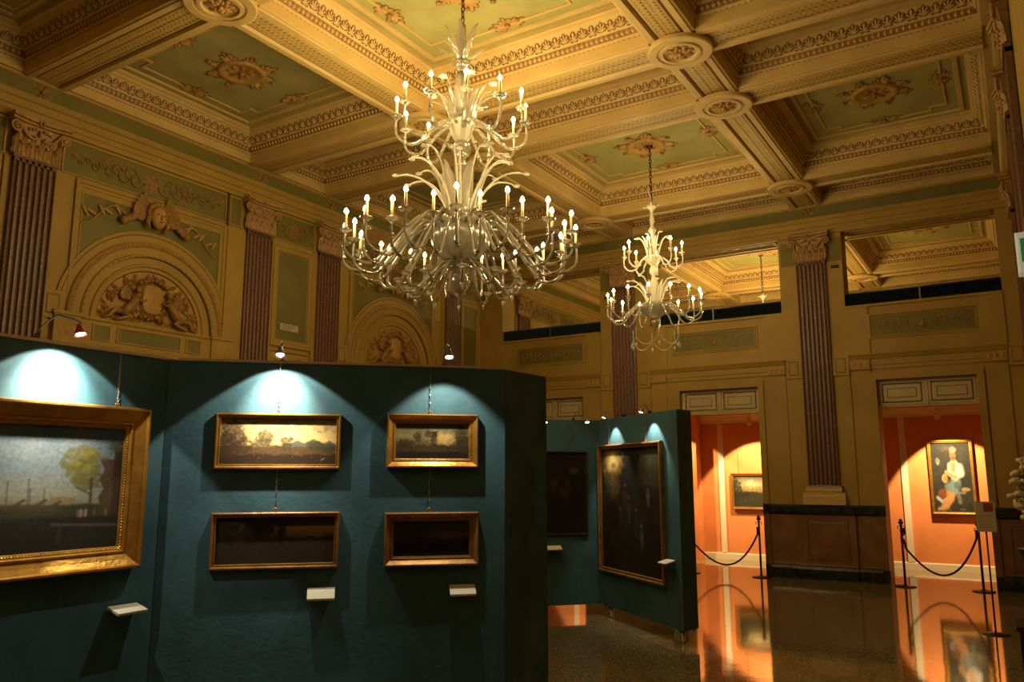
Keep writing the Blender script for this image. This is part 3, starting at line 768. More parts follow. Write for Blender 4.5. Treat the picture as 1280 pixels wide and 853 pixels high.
# right wall: starts some metres ahead of the camera, closes off the view at the right edge
wr = MB('cream')
wr.box((5.45, -.5, 0), (YF, 0, 6.5), 'cream', TR); wr.extr(ENT, 5.45, YF, TR, ends=True); dado(wr, TR, 7.2, YF)
wr.box((YF+.45, -.3, 0), (YEND, 0, 6.5), 'cream', TR)
wr.loft_rect(XR, 4.2, 5.45, 5.46, [(0, 0, 'cream'), (0, 6.5, 'cream')], lambda u, d, z: (u, z, d))
build_wall(wr, 'wall_right', 'trim_8', lambda v: v[0] >= XR-.0005)
for u, w in ((7.9, 'topmost of the three at the right edge'), (9.45, 'middle of the three at the right edge'), (12.94, 'lowest of the three at the right edge')):
    pilaster(TR, u, 'fluted pilaster on right wall, '+w, 'fluted pilasters on the right wall', .008)
w2 = MB('cream')
w2.add([(4.2, YBACK, 0), (4.2, 5.45, 0), (4.2, 5.45, 7), (4.2, YBACK, 7)], [(0, 1, 2, 3)], 'cream'); w2.build('wall_right', kind='structure')
w3 = MB('cream')
w3.add([(XL, YBACK, 0), (4.2, YBACK, 0), (4.2, YBACK, 7), (XL, YBACK, 7)], [(0, 1, 2, 3)], 'cream'); w3.build('wall_back', kind='structure')
w4 = MB('cream')
w4.add([(XL, YEND, 0), (XR+.3, YEND, 0), (XR+.3, YEND, 7), (XL, YEND, 7)], [(0, 1, 2, 3)], 'cream')
w4.extr(ENT, XL, XR, lambda u, d, z: (u, YEND-d, z)); walltone(w4); w4.build('wall_beyond', kind='structure')
# gallery floor = ceiling of the orange rooms
gf = MB('white'); gf.box((XL, YF+.45, 3.02), (XR+.3, YEND, 4.44), 'white'); gf.build('trim_1', kind='structure')

# door leaves over the openings
for k, (a, b) in enumerate(dr):
    root = empty('door_%d' % (k+1), (a, YF+.10, 2.78)); tag(root, kind='structure')
    T = lambda u, d, z: (u-a, -d, z-2.78)
    f = MB('doorwood'); c = (a+b)/2
    f.box((a, -.05, 2.78), (b, 0, 3.22), 'doorwood', T)
    for (u0, u1) in ((a+.03, c-.03), (c+.03, b-.03)):
        f.loft_rect(u0, u1, 2.81, 3.19, [(0, 0, 'doorwood'), (0, .012, 'doorwood'), (.03, .012, 'doorwood'), (.035, 0, 'line'), (.045, 0, 'doorwood'), (.06, .012, 'doorwood'), (.11, .014, 'line'), (.12, .014, 'doorwood'), (.125, .02, 'doorwood')], T, cap='doorwood')
    f.box((c-.02, 0, 2.78), (c+.02, .02, 3.22), 'doorwood', T)
    f.build('door_panel', root)

# orange rooms behind the doors
YO = 16.5
wo = MB('orange')
wo.add([(XL, YO, 0), (XR, YO, 0), (XR, YO, 3.02), (XL, YO, 3.02)], [(0, 1, 2, 3)], 'orange')
wo.box((XL, YO, 3.0), (XR, YO+.1, 3.2), 'orange')
wo.box((-6.35, YO-.32, .0), (-5.62, YO, 3.0), 'orange')
wo.box((XR-.02, YF+.45, 0), (XR, YO, 3.02), 'orange'); wo.box((-9.54, YF+.45, 0), (-9.5, YO, 3.02), 'orange')
wo.add([(XL, YF+.452, 0), (XR, YF+.452, 0), (XR, YF+.452, .0001), (XL, YF+.452, .0001)], [(0, 1, 2, 3)], 'orange')
wo.build('wall_orange', kind='structure')
tr = MB('white')
tr.extr([(0, 0, 'white'), (.03, 0, 'white'), (.03, .11, 'white'), (.02, .13, 'white'), (0, .13, 'white')], XL, XR, lambda u, d, z: (u, YO-d, z)); tr.build('baseboard_orange', kind='structure')
tr = MB('white')
tr.extr([(0, 2.74, 'white'), (.03, 2.74, 'white'), (.04, 2.79, 'white'), (.10, 2.88, 'white'), (.14, 2.90, 'white'), (.15, 3.02, 'white'), (0, 3.02, 'white')], XL, XR, lambda u, d, z: (u, YO-d, z)); tr.build('trim_2', kind='structure')
n = 3
for u in (-5.2, -1.78, -8.6):
    tr = MB('white'); tr.box((u-.055, YO-.03, .13), (u+.055, YO+.01, 2.76), 'white'); tr.build('trim_%d' % n, kind='structure'); n += 1
# ------------------------------------------------------------------ gallery railings
for k, (a, b) in enumerate(op):
    root = empty('gallery_railing', ((a+b)/2, YF+.06, 4.50), 0, 'dark blue ribbed railing along the foot of the %s gallery opening' % ('left', 'middle', 'right')[k], 'railing', 'railings of the gallery openings')
    L = (b-a)/2
    r = MB('rail'); nn = int((b-a)/.035); pr_ = []
    for j in range(nn*2+1): pr_.append((-L+(b-a)*j/(nn*2), .03 if j % 2 else 0.))
    V = [(u, -d, z) for z in (.0, .2) for u, d in pr_]; m_ = len(pr_)
    r.add(V, [(i, i+1, m_+i+1, m_+i) for i in range(m_-1)], 'rail'); r.add([(-L, .03, 0), (L, .03, 0), (L, .03, .2), (-L, .03, .2)], [(0, 1, 2, 3)], 'rail')
    r.build('ribbed_panel', root)
    t = MB('lamp'); t.tube([(-L, 0, .213), (L, 0, .213)], .014, 'lamp', 8); t.build('top_rail', root)
    for s_ in (.0,):
        t = MB('lamp'); t.box((s_*L*1.6-.012, -.045, 0), (s_*L*1.6+.012, -.032, .21), 'lamp'); t.build('post', root)
for u, z, w in ((-2.36, 5.20, 'right of the pilaster between the orange doorways'), (-6.62, 5.16, 'left of the pilaster behind the smaller chandelier')):
    q = MB('void'); q.loft_rect(-.06, .06, -.025, .025, [(0, 0, 'void'), (0, .03, 'void'), (.008, .04, 'void')], lambda a, d, v: (a, -d, v), cap='void')
    q.build('wall_speaker', None, (u, YF-.02, z), cat='small black box', label='small black box on far wall '+w, group='black boxes on the far wall')

# ------------------------------------------------------------------ chandeliers
def chandelier(name, loc, label, P):
    root = empty(name, loc, 0, label, 'chandelier')
    G = P['g']; GG = P.get('gg', G)
    # chain
    b = MB('iron'); zt, zb = P['ztop'], P['zchain']; n = max(2, int((zt-zb)/.062))
    b.lathe([(.055, 0), (.05, -.03), (.015, -.05), (0, -.055)], 'iron', 12, (0, 0, zt))
    for k in range(n):
        z = zt-.04-(zt-.04-zb)*(k+.5)/n; pts = []
        for j in range(11):
            a = 2*PI*j/10; u = .018*math.sin(a); v = .042*math.cos(a)
            pts.append((u, 0, z+v) if k % 2 else (0, u, z+v))
        b.tube(pts, .0065, 'iron', 5, caps=False)
    b.build('hanging_chain', root)
    # central stem pieces
    b = MB(G)
    for prof, rib in P['stem']: b.lathe(prof, P.get('stemm', G), 20, rib=rib, nr=8)
    b.build('stem', root)
    b = MB('iron'); b.tube([(0, 0, P['rod'][0]), (0, 0, P['rod'][1])], P['rod'][2], 'lamp', 10); b.build('rod', root)
    for nm, prof, mt, rib in P['bowls']:
        b = MB(mt); b.lathe(prof, mt, 36, rib=rib, nr=12); b.build(nm, root)
    # upright serrated leaves
    for (n, r0, z0, L, w, lean, off, mt) in P['leaves']:
        for k in range(n):
            a = 2*PI*(k+off)/n; b = MB(mt); rows = 10; V = []
            for i in range(rows+1):
                t = i/rows; rr = r0+lean*t**1.6; zz = z0+L*t-.12*L*max(0, t-.75)*1.5; ww = w*math.sin(PI*min(.12+t*.88, 1.))**.7*(1+.12*(i % 2))
                for s_, dep in ((-1, -.012), (0, .008), (1, -.012)):
                    V.append(((rr+dep)*math.cos(a)-s_*ww*math.sin(a), (rr+dep)*math.sin(a)+s_*ww*math.cos(a), zz))
            b.add(V, [(i*3+j, i*3+j+1, i*3+4+j, i*3+3+j) for i in range(rows) for j in range(2)], mt, True)
            b.build('glass_leaf', root, fixn=False)
    # bending flower stems
    for (n, r0, z0, rz, zz, off, mt, fr) in P['flowers']:
        for k in range(n):
            a = 2*PI*(k+off)/n; jj = .04*math.sin(k*2.1)
            path = []
            for j in range(12):
                t = j/11; rr = r0+(rz-r0)*(t**1.35); h = z0+(zz+jj-z0)*math.sin(PI*.60*t)
                path.append((rr*math.cos(a), rr*math.sin(a), h))
            b = MB(mt); b.tube(path, [.014-.006*j/11 for j in range(12)], mt, 6); st = b.build('flower_stem', root)
            c = path[-1]; b = MB('milk')
            for q in range(5):
                t = 2*PI*q/5; b.ball((c[0]+fr*.8*math.cos(t), c[1]+fr*.8*math.sin(t), c[2]+.005), (fr*.62, fr*.62, fr*.4), 'milk', 6, 4)
            b.ball(c, fr*.45, 'milk', 6, 4); b.build('glass_flower', st)
    # candle arms
    for (n, off, r0, z0, rlow, zlow, rp, zp_, hc, tr_, mt, blackbase, zj) in P['tiers']:
        proto = None
        for k in range(n):
            rpk = rp*(1-.11*(k % 2) if zj else 1); zpk = zp_-(zj if k % 2 else 0)
            a = 2*PI*(k+off)/n
            if proto is None or True:
                b = MB(mt)
                path = []
                # from the hub outwards and down, then the hook up to the pan
                Q = [(r0, z0), (r0+(rlow-r0)*.25, z0+.02), (r0+(rlow-r0)*.6, z0-(z0-zlow)*.45), (rlow-.08, zlow+.035), (rlow, zlow), (rlow+(rpk-rlow)*.6, zlow+.025), (rpk, zlow+(zpk-zlow)*.35), (rpk+.008, zlow+(zpk-zlow)*.7), (rpk, zpk)]
                # Catmull-Rom
                for i in range(len(Q)-1):
                    p0, p1, p2, p3 = Q[max(i-1, 0)], Q[i], Q[i+1], Q[min(i+2, len(Q)-1)]
                    for s_ in range(3):
                        t = s_/3
                        path.append(tuple(.5*((2*p1[c])+(-p0[c]+p2[c])*t+(2*p0[c]-5*p1[c]+4*p2[c]-p3[c])*t*t+(-p0[c]+3*p1[c]-3*p2[c]+p3[c])*t**3) for c in (0, 1)))
                path.append(Q[-1])
                b.tube([(r*1., 0, z-zpk) for r, z in path], [tr_*(1.25-.35*i/len(path)) for i in range(len(path))], mt, 7)
                # glass rings along the arm
                for i in (5, 9, 14):
                    r, z = path[i]; b.ball((r, 0, z-zpk), (tr_*1.9, tr_*1.9, tr_*1.3), mt, 8, 4)
                arm = b.build('candle_arm', root); arm.location = (0, 0, zpk); arm.rotation_euler = (0, 0, a)
                pw = P['pan']
                b = MB(mt); b.lathe([(0, -.03), (.016, -.025), (.02, -.008), (pw*.6, .0), (pw, .014), (pw*1.0, .020), (pw*.5, .010), (.014, .008)], mt, 14, (rpk, 0, 0), rib=.05, nr=7); b.build('drip_pan', arm)
                b = MB('candle'); b.lathe([(.0135, .0), (.0135, hc-.045), (.009, hc-.035)], 'candle', 8, (rpk, 0, .01))
                if blackbase: b.lathe([(.0165, -.005), (.0165, .035), (.0, .036)], 'black', 8, (rpk, 0, .01))
                b.build('candle_sleeve', arm)
                b = MB('bulb'); b.lathe([(.005, 0), (.019, .012), (.022, .026), (.013, .048), (0, .062)], 'bulb', 8, (rpk, 0, hc-.03)); b.build('bulb', arm)
                if k % 3 == 0 and P.get('drops'):
                    b = MB('chain'); b.tube([(rpk, 0, -.03), (rpk, 0, -.11)], .002, 'chain', 4); b.lathe([(0, 0), (.008, -.012), (.022, -.03), (.024, -.036), (0, -.034)], 'milk', 8, (rpk, 0, -.10)); b.build('glass_drop', arm)
    # swags of beads below
    for (n, r1, z1, sag) in P.get('swags', []):
        for k in range(n):
            a0, a1 = 2*PI*k/n, 2*PI*(k+1)/n; b = MB(G)
            for j in range(17):
                t = j/16; a = a0+(a1-a0)*t; z = z1-sag*(1-(2*t-1)**2)
                b.ball((r1*math.cos(a), r1*math.sin(a), z), .011, G, 6, 4)
            b.tube([(r1*math.cos(a0), r1*math.sin(a0), z1+.14), (r1*math.cos(a0), r1*math.sin(a0), z1-.1)], .004, G, 4)
            b.lathe([(0, 0), (.022, -.03), (.012, -.06), (0, -.09)], G, 8, (r1*math.cos(a0), r1*math.sin(a0), z1-.09)); b.build('bead_swag', root)
    return root

BX, BY = -4.515, 6.27
BIG = dict(g='glass', ztop=ZP-.02, zchain=6.36, rod=(6.36, 3.8, .018), pan=.062,
    stem=[([(.035, 6.33), (.04, 6.1), (.036, 5.95)], 0), ([(.0, 5.95), (.075, 5.93), (.10, 5.89), (.085, 5.85), (.05, 5.82), (.06, 5.80)], .06),
          ([(.05, 5.80), (.075, 5.70), (.085, 5.55), (.07, 5.40), (.05, 5.30)], .05),
          ([(.06, 5.04), (.09, 5.00), (.095, 4.93), (.06, 4.88), (.035, 4.85), (.07, 4.80), (.082, 4.72), (.06, 4.62), (.035, 4.52), (.03, 4.45), (.08, 4.40)], .04),
          ([(.05, 4.45), (.12, 4.38), (.16, 4.28), (.2, 4.20)], .05)],
    bowls=[('upper_bowl', [(.04, 5.30), (.115, 5.26), (.135, 5.22), (.11, 5.16), (.085, 5.08), (.05, 5.03), (.03, 5.02)], 'milk', .05),
           ('lower_bowl', [(.27, 4.20), (.29, 4.15), (.295, 4.05), (.27, 3.93), (.20, 3.83), (.10, 3.78), (.05, 3.76)], 'bowl', .05),
           ('finial', [(.05, 3.76), (.11, 3.74), (.12, 3.71), (.05, 3.66), (.07, 3.63), (.095, 3.58), (.085, 3.52), (.05, 3.48), (.02, 3.45), (0, 3.42)], 'glassg', .03)],
    leaves=[(5, .06, 5.95, .38, .046, .12, .1, 'frost'), (6, .07, 5.90, .18, .036, .2, .5, 'glass'), (6, .07, 5.22, .40, .04, .12, .2, 'glass'), (8, .10, 5.3, .22, .03, .22, .5, 'frost'), (7, .14, 4.22, .56, .062, .17, .3, 'frost')],
    flowers=[(8, .12, 5.25, .36, 5.60, .1, 'glass', .034), (10, .14, 4.25, .50, 4.84, .2, 'milk', .028), (9, .12, 4.25, .66, 4.68, .6, 'milk', .026)],
    tiers=[(12, .3, .10, 5.20, .50, 4.99, .66, 5.27, .20, .0145, 'glass', True, 0), (16, .5, .26, 4.18, .93, 3.67, 1.15, 3.95, .20, .0135, 'glassg', False, 0),
           (16, .0, .26, 4.10, .86, 3.62, 1.04, 3.93, .20, .0135, 'glassg', False, 0)],
    drops=True)
big = chandelier('chandelier', (BX, BY, 0), 'huge two-tier glass chandelier with lit candle bulbs hanging in the middle of the hall', BIG)
# lower row of empty down-curved glass arms under the big bowl
for k in range(12):
    a = 2*PI*(k+.25)/12; b = MB('glassg')
    pts = [(.10, 0, 3.80), (.22, 0, 3.74), (.34, 0, 3.60), (.46, 0, 3.47), (.56, 0, 3.47), (.61, 0, 3.56)]
    b.tube([(x, y, z) for x, y, z in pts], [.015]*6, 'glassg', 7)
    b.lathe([(0, 0), (.03, .01), (.055, .03), (.05, .035), (.02, .015)], 'glass', 12, (.61, 0, 3.56), rib=.06, nr=6)
    b.lathe([(0, 0), (.02, -.02), (.008, -.06), (0, -.09)], 'glass', 8, (.51, 0, 3.46))
    o = b.build('lower_scroll', big); o.rotation_euler = (0, 0, a)

SX, SY = -4.45, 11.2
SM = dict(g='milk', ztop=ZP-.02, zchain=5.86, rod=(5.9, 4.2, .008), pan=.04,
    stem=[([(.0, 5.83), (.05, 5.81), (.09, 5.80), (.07, 5.76), (.03, 5.72), (.02, 5.66), (.035, 5.55), (.02, 5.47), (.05, 5.42), (.06, 5.38), (.03, 5.33), (.02, 5.2), (.02, 5.0)], 0),
          ([(.03, 4.84), (.06, 4.78), (.065, 4.73), (.03, 4.68), (.04, 4.62), (.065, 4.55), (.06, 4.42), (.035, 4.30), (.03, 4.2)], .04)],
    bowls=[('upper_bowl', [(.04, 5.0), (.11, 4.99), (.13, 4.96), (.10, 4.90), (.05, 4.85), (.03, 4.83)], 'milk', .05),
           ('lower_bowl', [(.06, 4.28), (.20, 4.24), (.22, 4.20), (.20, 4.14), (.12, 4.06), (.05, 4.01)], 'bowl', .05),
           ('finial', [(.04, 4.01), (.07, 3.97), (.05, 3.92), (.02, 3.86), (0, 3.80)], 'glassg', 0)],
    leaves=[(1, .01, 5.84, .22, .03, .05, .6, 'milk'), (5, .06, 4.96, .34, .03, .13, .3, 'milk'), (6, .09, 4.24, .36, .035, .13, .5, 'milk')],
    flowers=[(8, .08, 4.96, .27, 5.28, .1, 'milk', .022), (10, .1, 4.24, .42, 4.58, .3, 'milk', .02), (4, .06, 5.78, .12, 5.80, .2, 'milk', .012)],
    tiers=[(8, .3, .09, 4.93, .33, 4.78, .44, 4.99, .17, .011, 'milk', False, 0), (14, .1, .18, 4.20, .56, 3.98, .70, 4.22, .17, .011, 'glass', False, 0)],
    swags=[(6, .36, 3.72, .14)])
small = chandelier('chandelier', (SX, SY, 0), 'smaller white glass chandelier hanging nearer the far wall, right of the huge one', SM)
far = chandelier('chandelier', (-4.68, 18.5, 0), 'distant lit chandelier seen through the middle gallery opening', SM)

near = chandelier('chandelier', (-1.2, .9, 0), 'added white glass chandelier over the near end, out of view, as fill light', SM)  # unseen chandelier, added to brighten the front of the near partition
def plight(loc, power, color, r=.05, name='chandelier_light', parent=None):
    l = bpy.data.lights.new(name, 'POINT'); l.energy = power; l.color = color; l.shadow_soft_size = r
    o = bpy.data.objects.new(name, l); col.objects.link(o); o.location = loc
    return o
WARM = (1., .72, .30)
LK = 1.0
for k in range(10):
    a = 2*PI*(k+.5)/10; plight((BX+1.13*math.cos(a), BY+1.13*math.sin(a), 4.16), 14.5*LK, WARM, .04)
for k in range(6):
    a = 2*PI*(k+.1)/6; plight((BX+.66*math.cos(a), BY+.66*math.sin(a), 5.49), 25*LK, WARM, .04)
for k in range(5):
    a = 2*PI*(k+.3)/5; plight((SX+.70*math.cos(a), SY+.70*math.sin(a), 4.42), 11*LK, WARM, .04)
for k in range(3):
    a = 2*PI*(k+.1)/3; plight((SX+.44*math.cos(a), SY+.44*math.sin(a), 5.18), 14*LK, WARM, .04)
for k in range(3):
    a = 2*PI*(k+.6)/3; plight((-1.2+.70*math.cos(a), .9+.70*math.sin(a), 4.42), 11*LK, WARM, .05)  # fill from the added, unseen chandelier over the near end
for k in range(3):
    a = 2*PI*(k+.1)/3; plight((-4.68+.6*math.cos(a), 18.5+.6*math.sin(a), 4.75), 70*LK, WARM, .06)

# ------------------------------------------------------------------ partitions
ZT = 2.38
def partition(name, pts, thick, z0, label, strips, feet, endang=None):
    root = empty(name, (pts[0][0], pts[0][1], 0), 0, label, 'exhibition partition'); ox, oy = pts[0]
    P = [Vector(p) for p in pts]; D = [(P[i+1]-P[i]).normalized() for i in range(len(P)-1)]
    Nn = [Vector((-d.y, d.x)) for d in D]; B = []
    for i in range(len(P)):
        if i == 0: v = Nn[0]*thick
        elif i == len(P)-1: v = Nn[-1]*thick
        else:
            m_ = (Nn[i-1]+Nn[i]); m_.normalize(); v = m_*min(thick/max(.35, m_.dot(Nn[i])), thick*1.6)
        B.append(P[i]+v)
    for i in range(len(P)-1):
        b = MB('blue'); g = .0015
        a0, a1 = P[i]+D[i]*g, P[i+1]-D[i]*g; b0, b1 = B[i]+D[i]*g, B[i+1]-D[i]*g
        V = [(q.x-ox, q.y-oy, z) for z in (z0, ZT) for q in (a0, a1, b1, b0)]
        b.add(V, [(0, 1, 5, 4), (1, 2, 6, 5), (2, 3, 7, 6), (3, 0, 4, 7), (0, 3, 2, 1), (4, 5, 6, 7)], 'blue'); b.build('partition_panel', root)
    for (i, u0, u1) in strips:
        b = MB('strip'); a = P[i]+D[i]*u0; c = P[i]+D[i]*u1; nn = Nn[i]
        V = [(q.x-ox, q.y-oy, z) for z in (ZT+.001, ZT+.016) for q in (a-nn*.012, c-nn*.012, c+nn*.05, a+nn*.05)]
        b.add(V, [(0, 1, 5, 4), (1, 2, 6, 5), (2, 3, 7, 6), (3, 0, 4, 7), (0, 3, 2, 1), (4, 5, 6, 7)], 'strip'); b.build('edge_strip', root)
    for (i, u) in feet:
        b = MB('steel'); c = P[i]+D[i]*u+Nn[i]*thick*.5; dv = D[i]; nn = Nn[i]
        for s_ in (-1, 1):
            q = c+dv*.07*s_
            b.lathe([(.028, 0), (.03, .01), (.022, .02), (.022, z0)], 'steel', 12, (q.x-ox, q.y-oy, 0))
        V = []
        for z in (.0, z0):
            for s1, s2 in ((-1, -1), (1, -1), (1, 1), (-1, 1)):
                q = c+dv*.045*s1+nn*.03*s2; V.append((q.x-ox, q.y-oy, z))
        b.add(V, [(0, 1, 5, 4), (1, 2, 6, 5), (2, 3, 7, 6), (3, 0, 4, 7), (0, 3, 2, 1), (4, 5, 6, 7)], 'steel'); b.build('foot', root)
    return root, P, D, Nn
A = [(-4.115, .15), (-4.28, 2.96), (-2.80, 4.40), (-2.775, 4.90)]
d0 = (Vector((-4.28, 2.96))-Vector((-4.2, 1.6))).normalized()
A[0] = tuple(Vector((-4.2, 1.6))-d0*1.4)
_, PA, DA, NA = partition('exhibition_partition', A, .10, .13, 'large teal blue folding partition in the left foreground with gold-framed paintings', [(0, .1, 2.75), (1, .05, 1.87)], [(0, .3), (1, .15), (1, 1.8), (2, .3)])
Bp = [(-5.35, 8.40), (-4.50, 9.27), (-3.01, 8.10), (-2.95, 8.37)]
_, PB, DB, NB = partition('exhibition_partition', Bp, .10, .13, 'smaller teal blue folding partition in the middle distance, raised on short metal feet', [], [(0, .3), (1, .12), (1, 1.72)])

def frameof(P, D, N, i, u0=0.):
    o = P[i]+D[i]*u0; d = D[i]; n = -N[i]
    rz = math.atan2(d.y, d.x)
    return o, d, n, rz
# local axes for things on a partition: x along, -y out of the board
def place(P, D, N, i, u, z, out=0.):
    o, d, n, rz = frameof(P, D, N, i); p = o+d*u+n*out
    return (p.x, p.y, z), rz

# ------------------------------------------------------------------ paintings
def vnoise(w, h, s, seed):
    r = np.random.RandomState(seed); gw, gh = int(w/s)+3, int(h/s)+3
    g = r.rand(gh, gw); y, x = np.mgrid[0:h, 0:w]/s
    x0, y0 = x.astype(int), y.astype(int); fx, fy = x-x0, y-y0; fx = fx*fx*(3-2*fx); fy = fy*fy*(3-2*fy)
    return (g[y0, x0]*(1-fx)+g[y0, x0+1]*fx)*(1-fy)+(g[y0+1, x0]*(1-fx)+g[y0+1, x0+1]*fx)*fy
def fbm(w, h, s, seed, o=4):
    t = 0; a = 1; k = 0
    for i in range(o):
        t = t+a*vnoise(w, h, max(s, 1.2), seed+i); k += a; a *= .55; s /= 2
    return t/k
class Paint:
    def __init__(s, w, h, seed): s.w, s.h, s.seed = w, h, seed; s.im = np.zeros((h, w, 3)); s.y, s.x = np.mgrid[0:h, 0:w]; s.u = s.x/(w-1); s.v = s.y/(h-1); s.k = seed*13
    def grad(s, stops):
        ks = [a for a, _ in stops]
        for c in range(3): s.im[..., c] = np.interp(s.v, ks, [q[c] for _, q in stops])
    def mix(s, mask, c):
        m = np.clip(mask, 0, 1)[..., None]; s.im = s.im*(1-m)+np.array(c)*m
    def n(s, sc, o=4): s.k += 7; return fbm(s.w, s.h, sc, s.k, o)
    def blob(s, cu, cv, ru, rv, c, rag=.5, soft=6, a=1., sc=6):
        d = np.sqrt(((s.u-cu)/ru)**2+((s.v-cv)/rv)**2)+rag*(s.n(sc)-.5)*2; s.mix(np.clip((1-d)*soft*.55, 0, 1)*a*(.75+.5*(s.n(3, 2)-.35)), c)
    def line(s, a, b, wd, c, al=1.):
        asp = s.w/s.h; ax, ay, bx, by = a[0]*asp, a[1], b[0]*asp, b[1]; px, py = s.u*asp, s.v
        dx, dy = bx-ax, by-ay; t = np.clip(((px-ax)*dx+(py-ay)*dy)/(dx*dx+dy*dy+1e-9), 0, 1)
        d = np.hypot(px-ax-t*dx, py-ay-t*dy); s.mix(np.clip(1.5-d/wd, 0, 1)*al, c)
    def ground(s, f, c, amp=.03, soft=40, a=1.): s.mix(np.clip((s.v-f-amp*2*(s.n(14)-.5))*soft, 0, 1)*a, c)
    def gain(s, k): s.im *= k; return s
    def grain(s, a=.25, sc=4):
        s.im *= (1-a*.5+a*s.n(sc)[..., None]); s.im *= (.8+.4*s.n(2, 1)[..., None])
        b = s.im.copy(); b[1:-1, 1:-1] = (s.im[1:-1, 1:-1]*2+s.im[:-2, 1:-1]+s.im[2:, 1:-1]+s.im[1:-1, :-2]+s.im[1:-1, 2:])/6; s.im = b
def p_harbour():
    p = Paint(220, 146, 3); p.grad([(0, (.055, .085, .11)), (.35, (.12, .15, .17)), (.55, (.17, .17, .13)), (.64, (.16, .13, .07)), (1, (.012, .011, .006))])
    p.mix((p.n(34)-.45)*1.5, (.16, .185, .19)); p.blob(.48, .2, .25, .14, (.19, .21, .21), .5, 2, .5)
    p.ground(.62, (.028, .026, .012), .008); p.blob(.70, .60, .075, .035, (.15, .095, .04), .2, 8)
    for x0, x1, y in ((.38, .50, .64), (.47, .60, .645), (.55, .67, .66)): p.line((x0, y), (x1, y+.01), .022, (.045, .032, .018)); p.line((x1-.03, y), (x1+.02, y-.05), .012, (.05, .035, .02))
    for x, y in ((.44, .44), (.535, .42), (.545, .50), (.61, .50)): p.line((x, .65), (x, y), .004, (.05, .045, .03))
    p.line((.52, .52), (.56, .52), .003, (.06, .05, .03))
    for c in ((.79, .24, .10, .11), (.745, .31, .07, .07), (.84, .27, .07, .10), (.80, .36, .10, .09), (.85, .42, .06, .08), (.77, .42, .05, .06), (.80, .47, .07, .05)): p.blob(*c, (.085, .075, .014), .7, 8)
    for c in ((.80, .20, .06, .06), (.75, .30, .04, .04), (.82, .33, .05, .05)): p.blob(*c, (.15, .13, .028), .8, 4, .8)
    p.line((.845, .64), (.84, .42), .010, (.04, .028, .012)); p.line((.77, .50), (.85, .56), .006, (.04, .028, .012))
    p.mix(((p.u > .895+.01*np.sin(p.v*40)) & (p.v > .26)).astype(float)*.95, (.055, .028, .013)); p.mix(((p.u > .955) & (p.v > .17)).astype(float), (.035, .018, .011)); p.blob(.965, .16, .05, .07, (.05, .05, .016), .7, 6)
    p.ground(.72, (.014, .012, .007), .012); p.line((.66, .79), (1, .82), .010, (.055, .046, .028)); p.line((.70, .81), (.70, .93), .014, (.028, .022, .015))
    for x, c in ((.785, (.16, .07, .03)), (.80, (.2, .18, .14)), (.812, (.12, .05, .03)), (.825, (.18, .16, .12)), (.87, (.09, .04, .02)), (.93, (.09, .07, .05))): p.line((x, .685), (x, .73), .009, c)
    p.grain(.2); return p.im
def p_hills():
    p = Paint(240, 107, 5); p.grad([(0, (.15, .12, .06)), (.3, (.50, .34, .13)), (.55, (.70, .46, .16)), (.65, (.24, .13, .04)), (1, (.025, .012, .005))])
    p.mix((p.n(18)-.5)*2.5*(p.v < .5), (.62, .44, .20)); p.mix((p.n(12)-.55)*3*(p.v < .35), (.14, .11, .06))
    for cx, w, h in ((.66, .12, .17), (.80, .14, .20), (.94, .10, .16)): p.mix(np.clip((h-np.abs(p.u-cx)/w*h*.8-(.62-p.v))*25, 0, 1)*(p.v < .66), (.10, .095, .07))
    p.ground(.60, (.085, .045, .015), .05); p.ground(.78, (.03, .015, .006), .04)
    for c in ((.10, .35, .13, .36, ), (.05, .6, .12, .35), (.18, .62, .1, .2)): p.blob(*c, (.045, .022, .008), .5, 6)
    for c in ((.38, .40, .09, .17), (.35, .55, .12, .12), (.57, .50, .06, .12), (.56, .62, .08, .10), (.82, .60, .1, .12), (.93, .66, .09, .12)): p.blob(*c, (.045, .04, .014), .5, 6)
    for k in range(16):
        x = .25+.7*((k*37) % 17)/17; y = .72+.15*((k*11) % 7)/7; p.line((x, y), (x+.004, y+.02), .008, (.16, .10, .05) if k % 3 else (.24, .18, .11), .4)
    p.line((.87, .91), (.90, .87), .008, (.25, .2, .14)); p.grain(.35); return p.im
def p_arches(seed=9, warm=1.):
    p = Paint(160, 72, seed); p.grad([(0, (.012, .008, .004)), (.3, (.035, .025, .01)), (.5, (.02, .013, .005)), (1, (.008, .004, .002))])
    p.mix(np.clip((.42-p.v+.1*(p.n(10)-.5))*4*(p.v > .2), 0, 1)*np.clip((p.u-.35)*3, 0, 1), (.20*warm, .13*warm, .05*warm))
    p.ground(.44, (.012, .007, .003), .1)
    for c in ((.12, .3, .09, .3), (.30, .3, .11, .3), (.55, .35, .04, .35), (.02, .3, .05, .4), (.44, .25, .05, .12)): p.blob(*c, (.006, .004, .002), .35, 7)
    p.mix((p.v < .16).astype(float)*.9, (.008, .006, .003)); p.grain(.3); return p.im*2.2
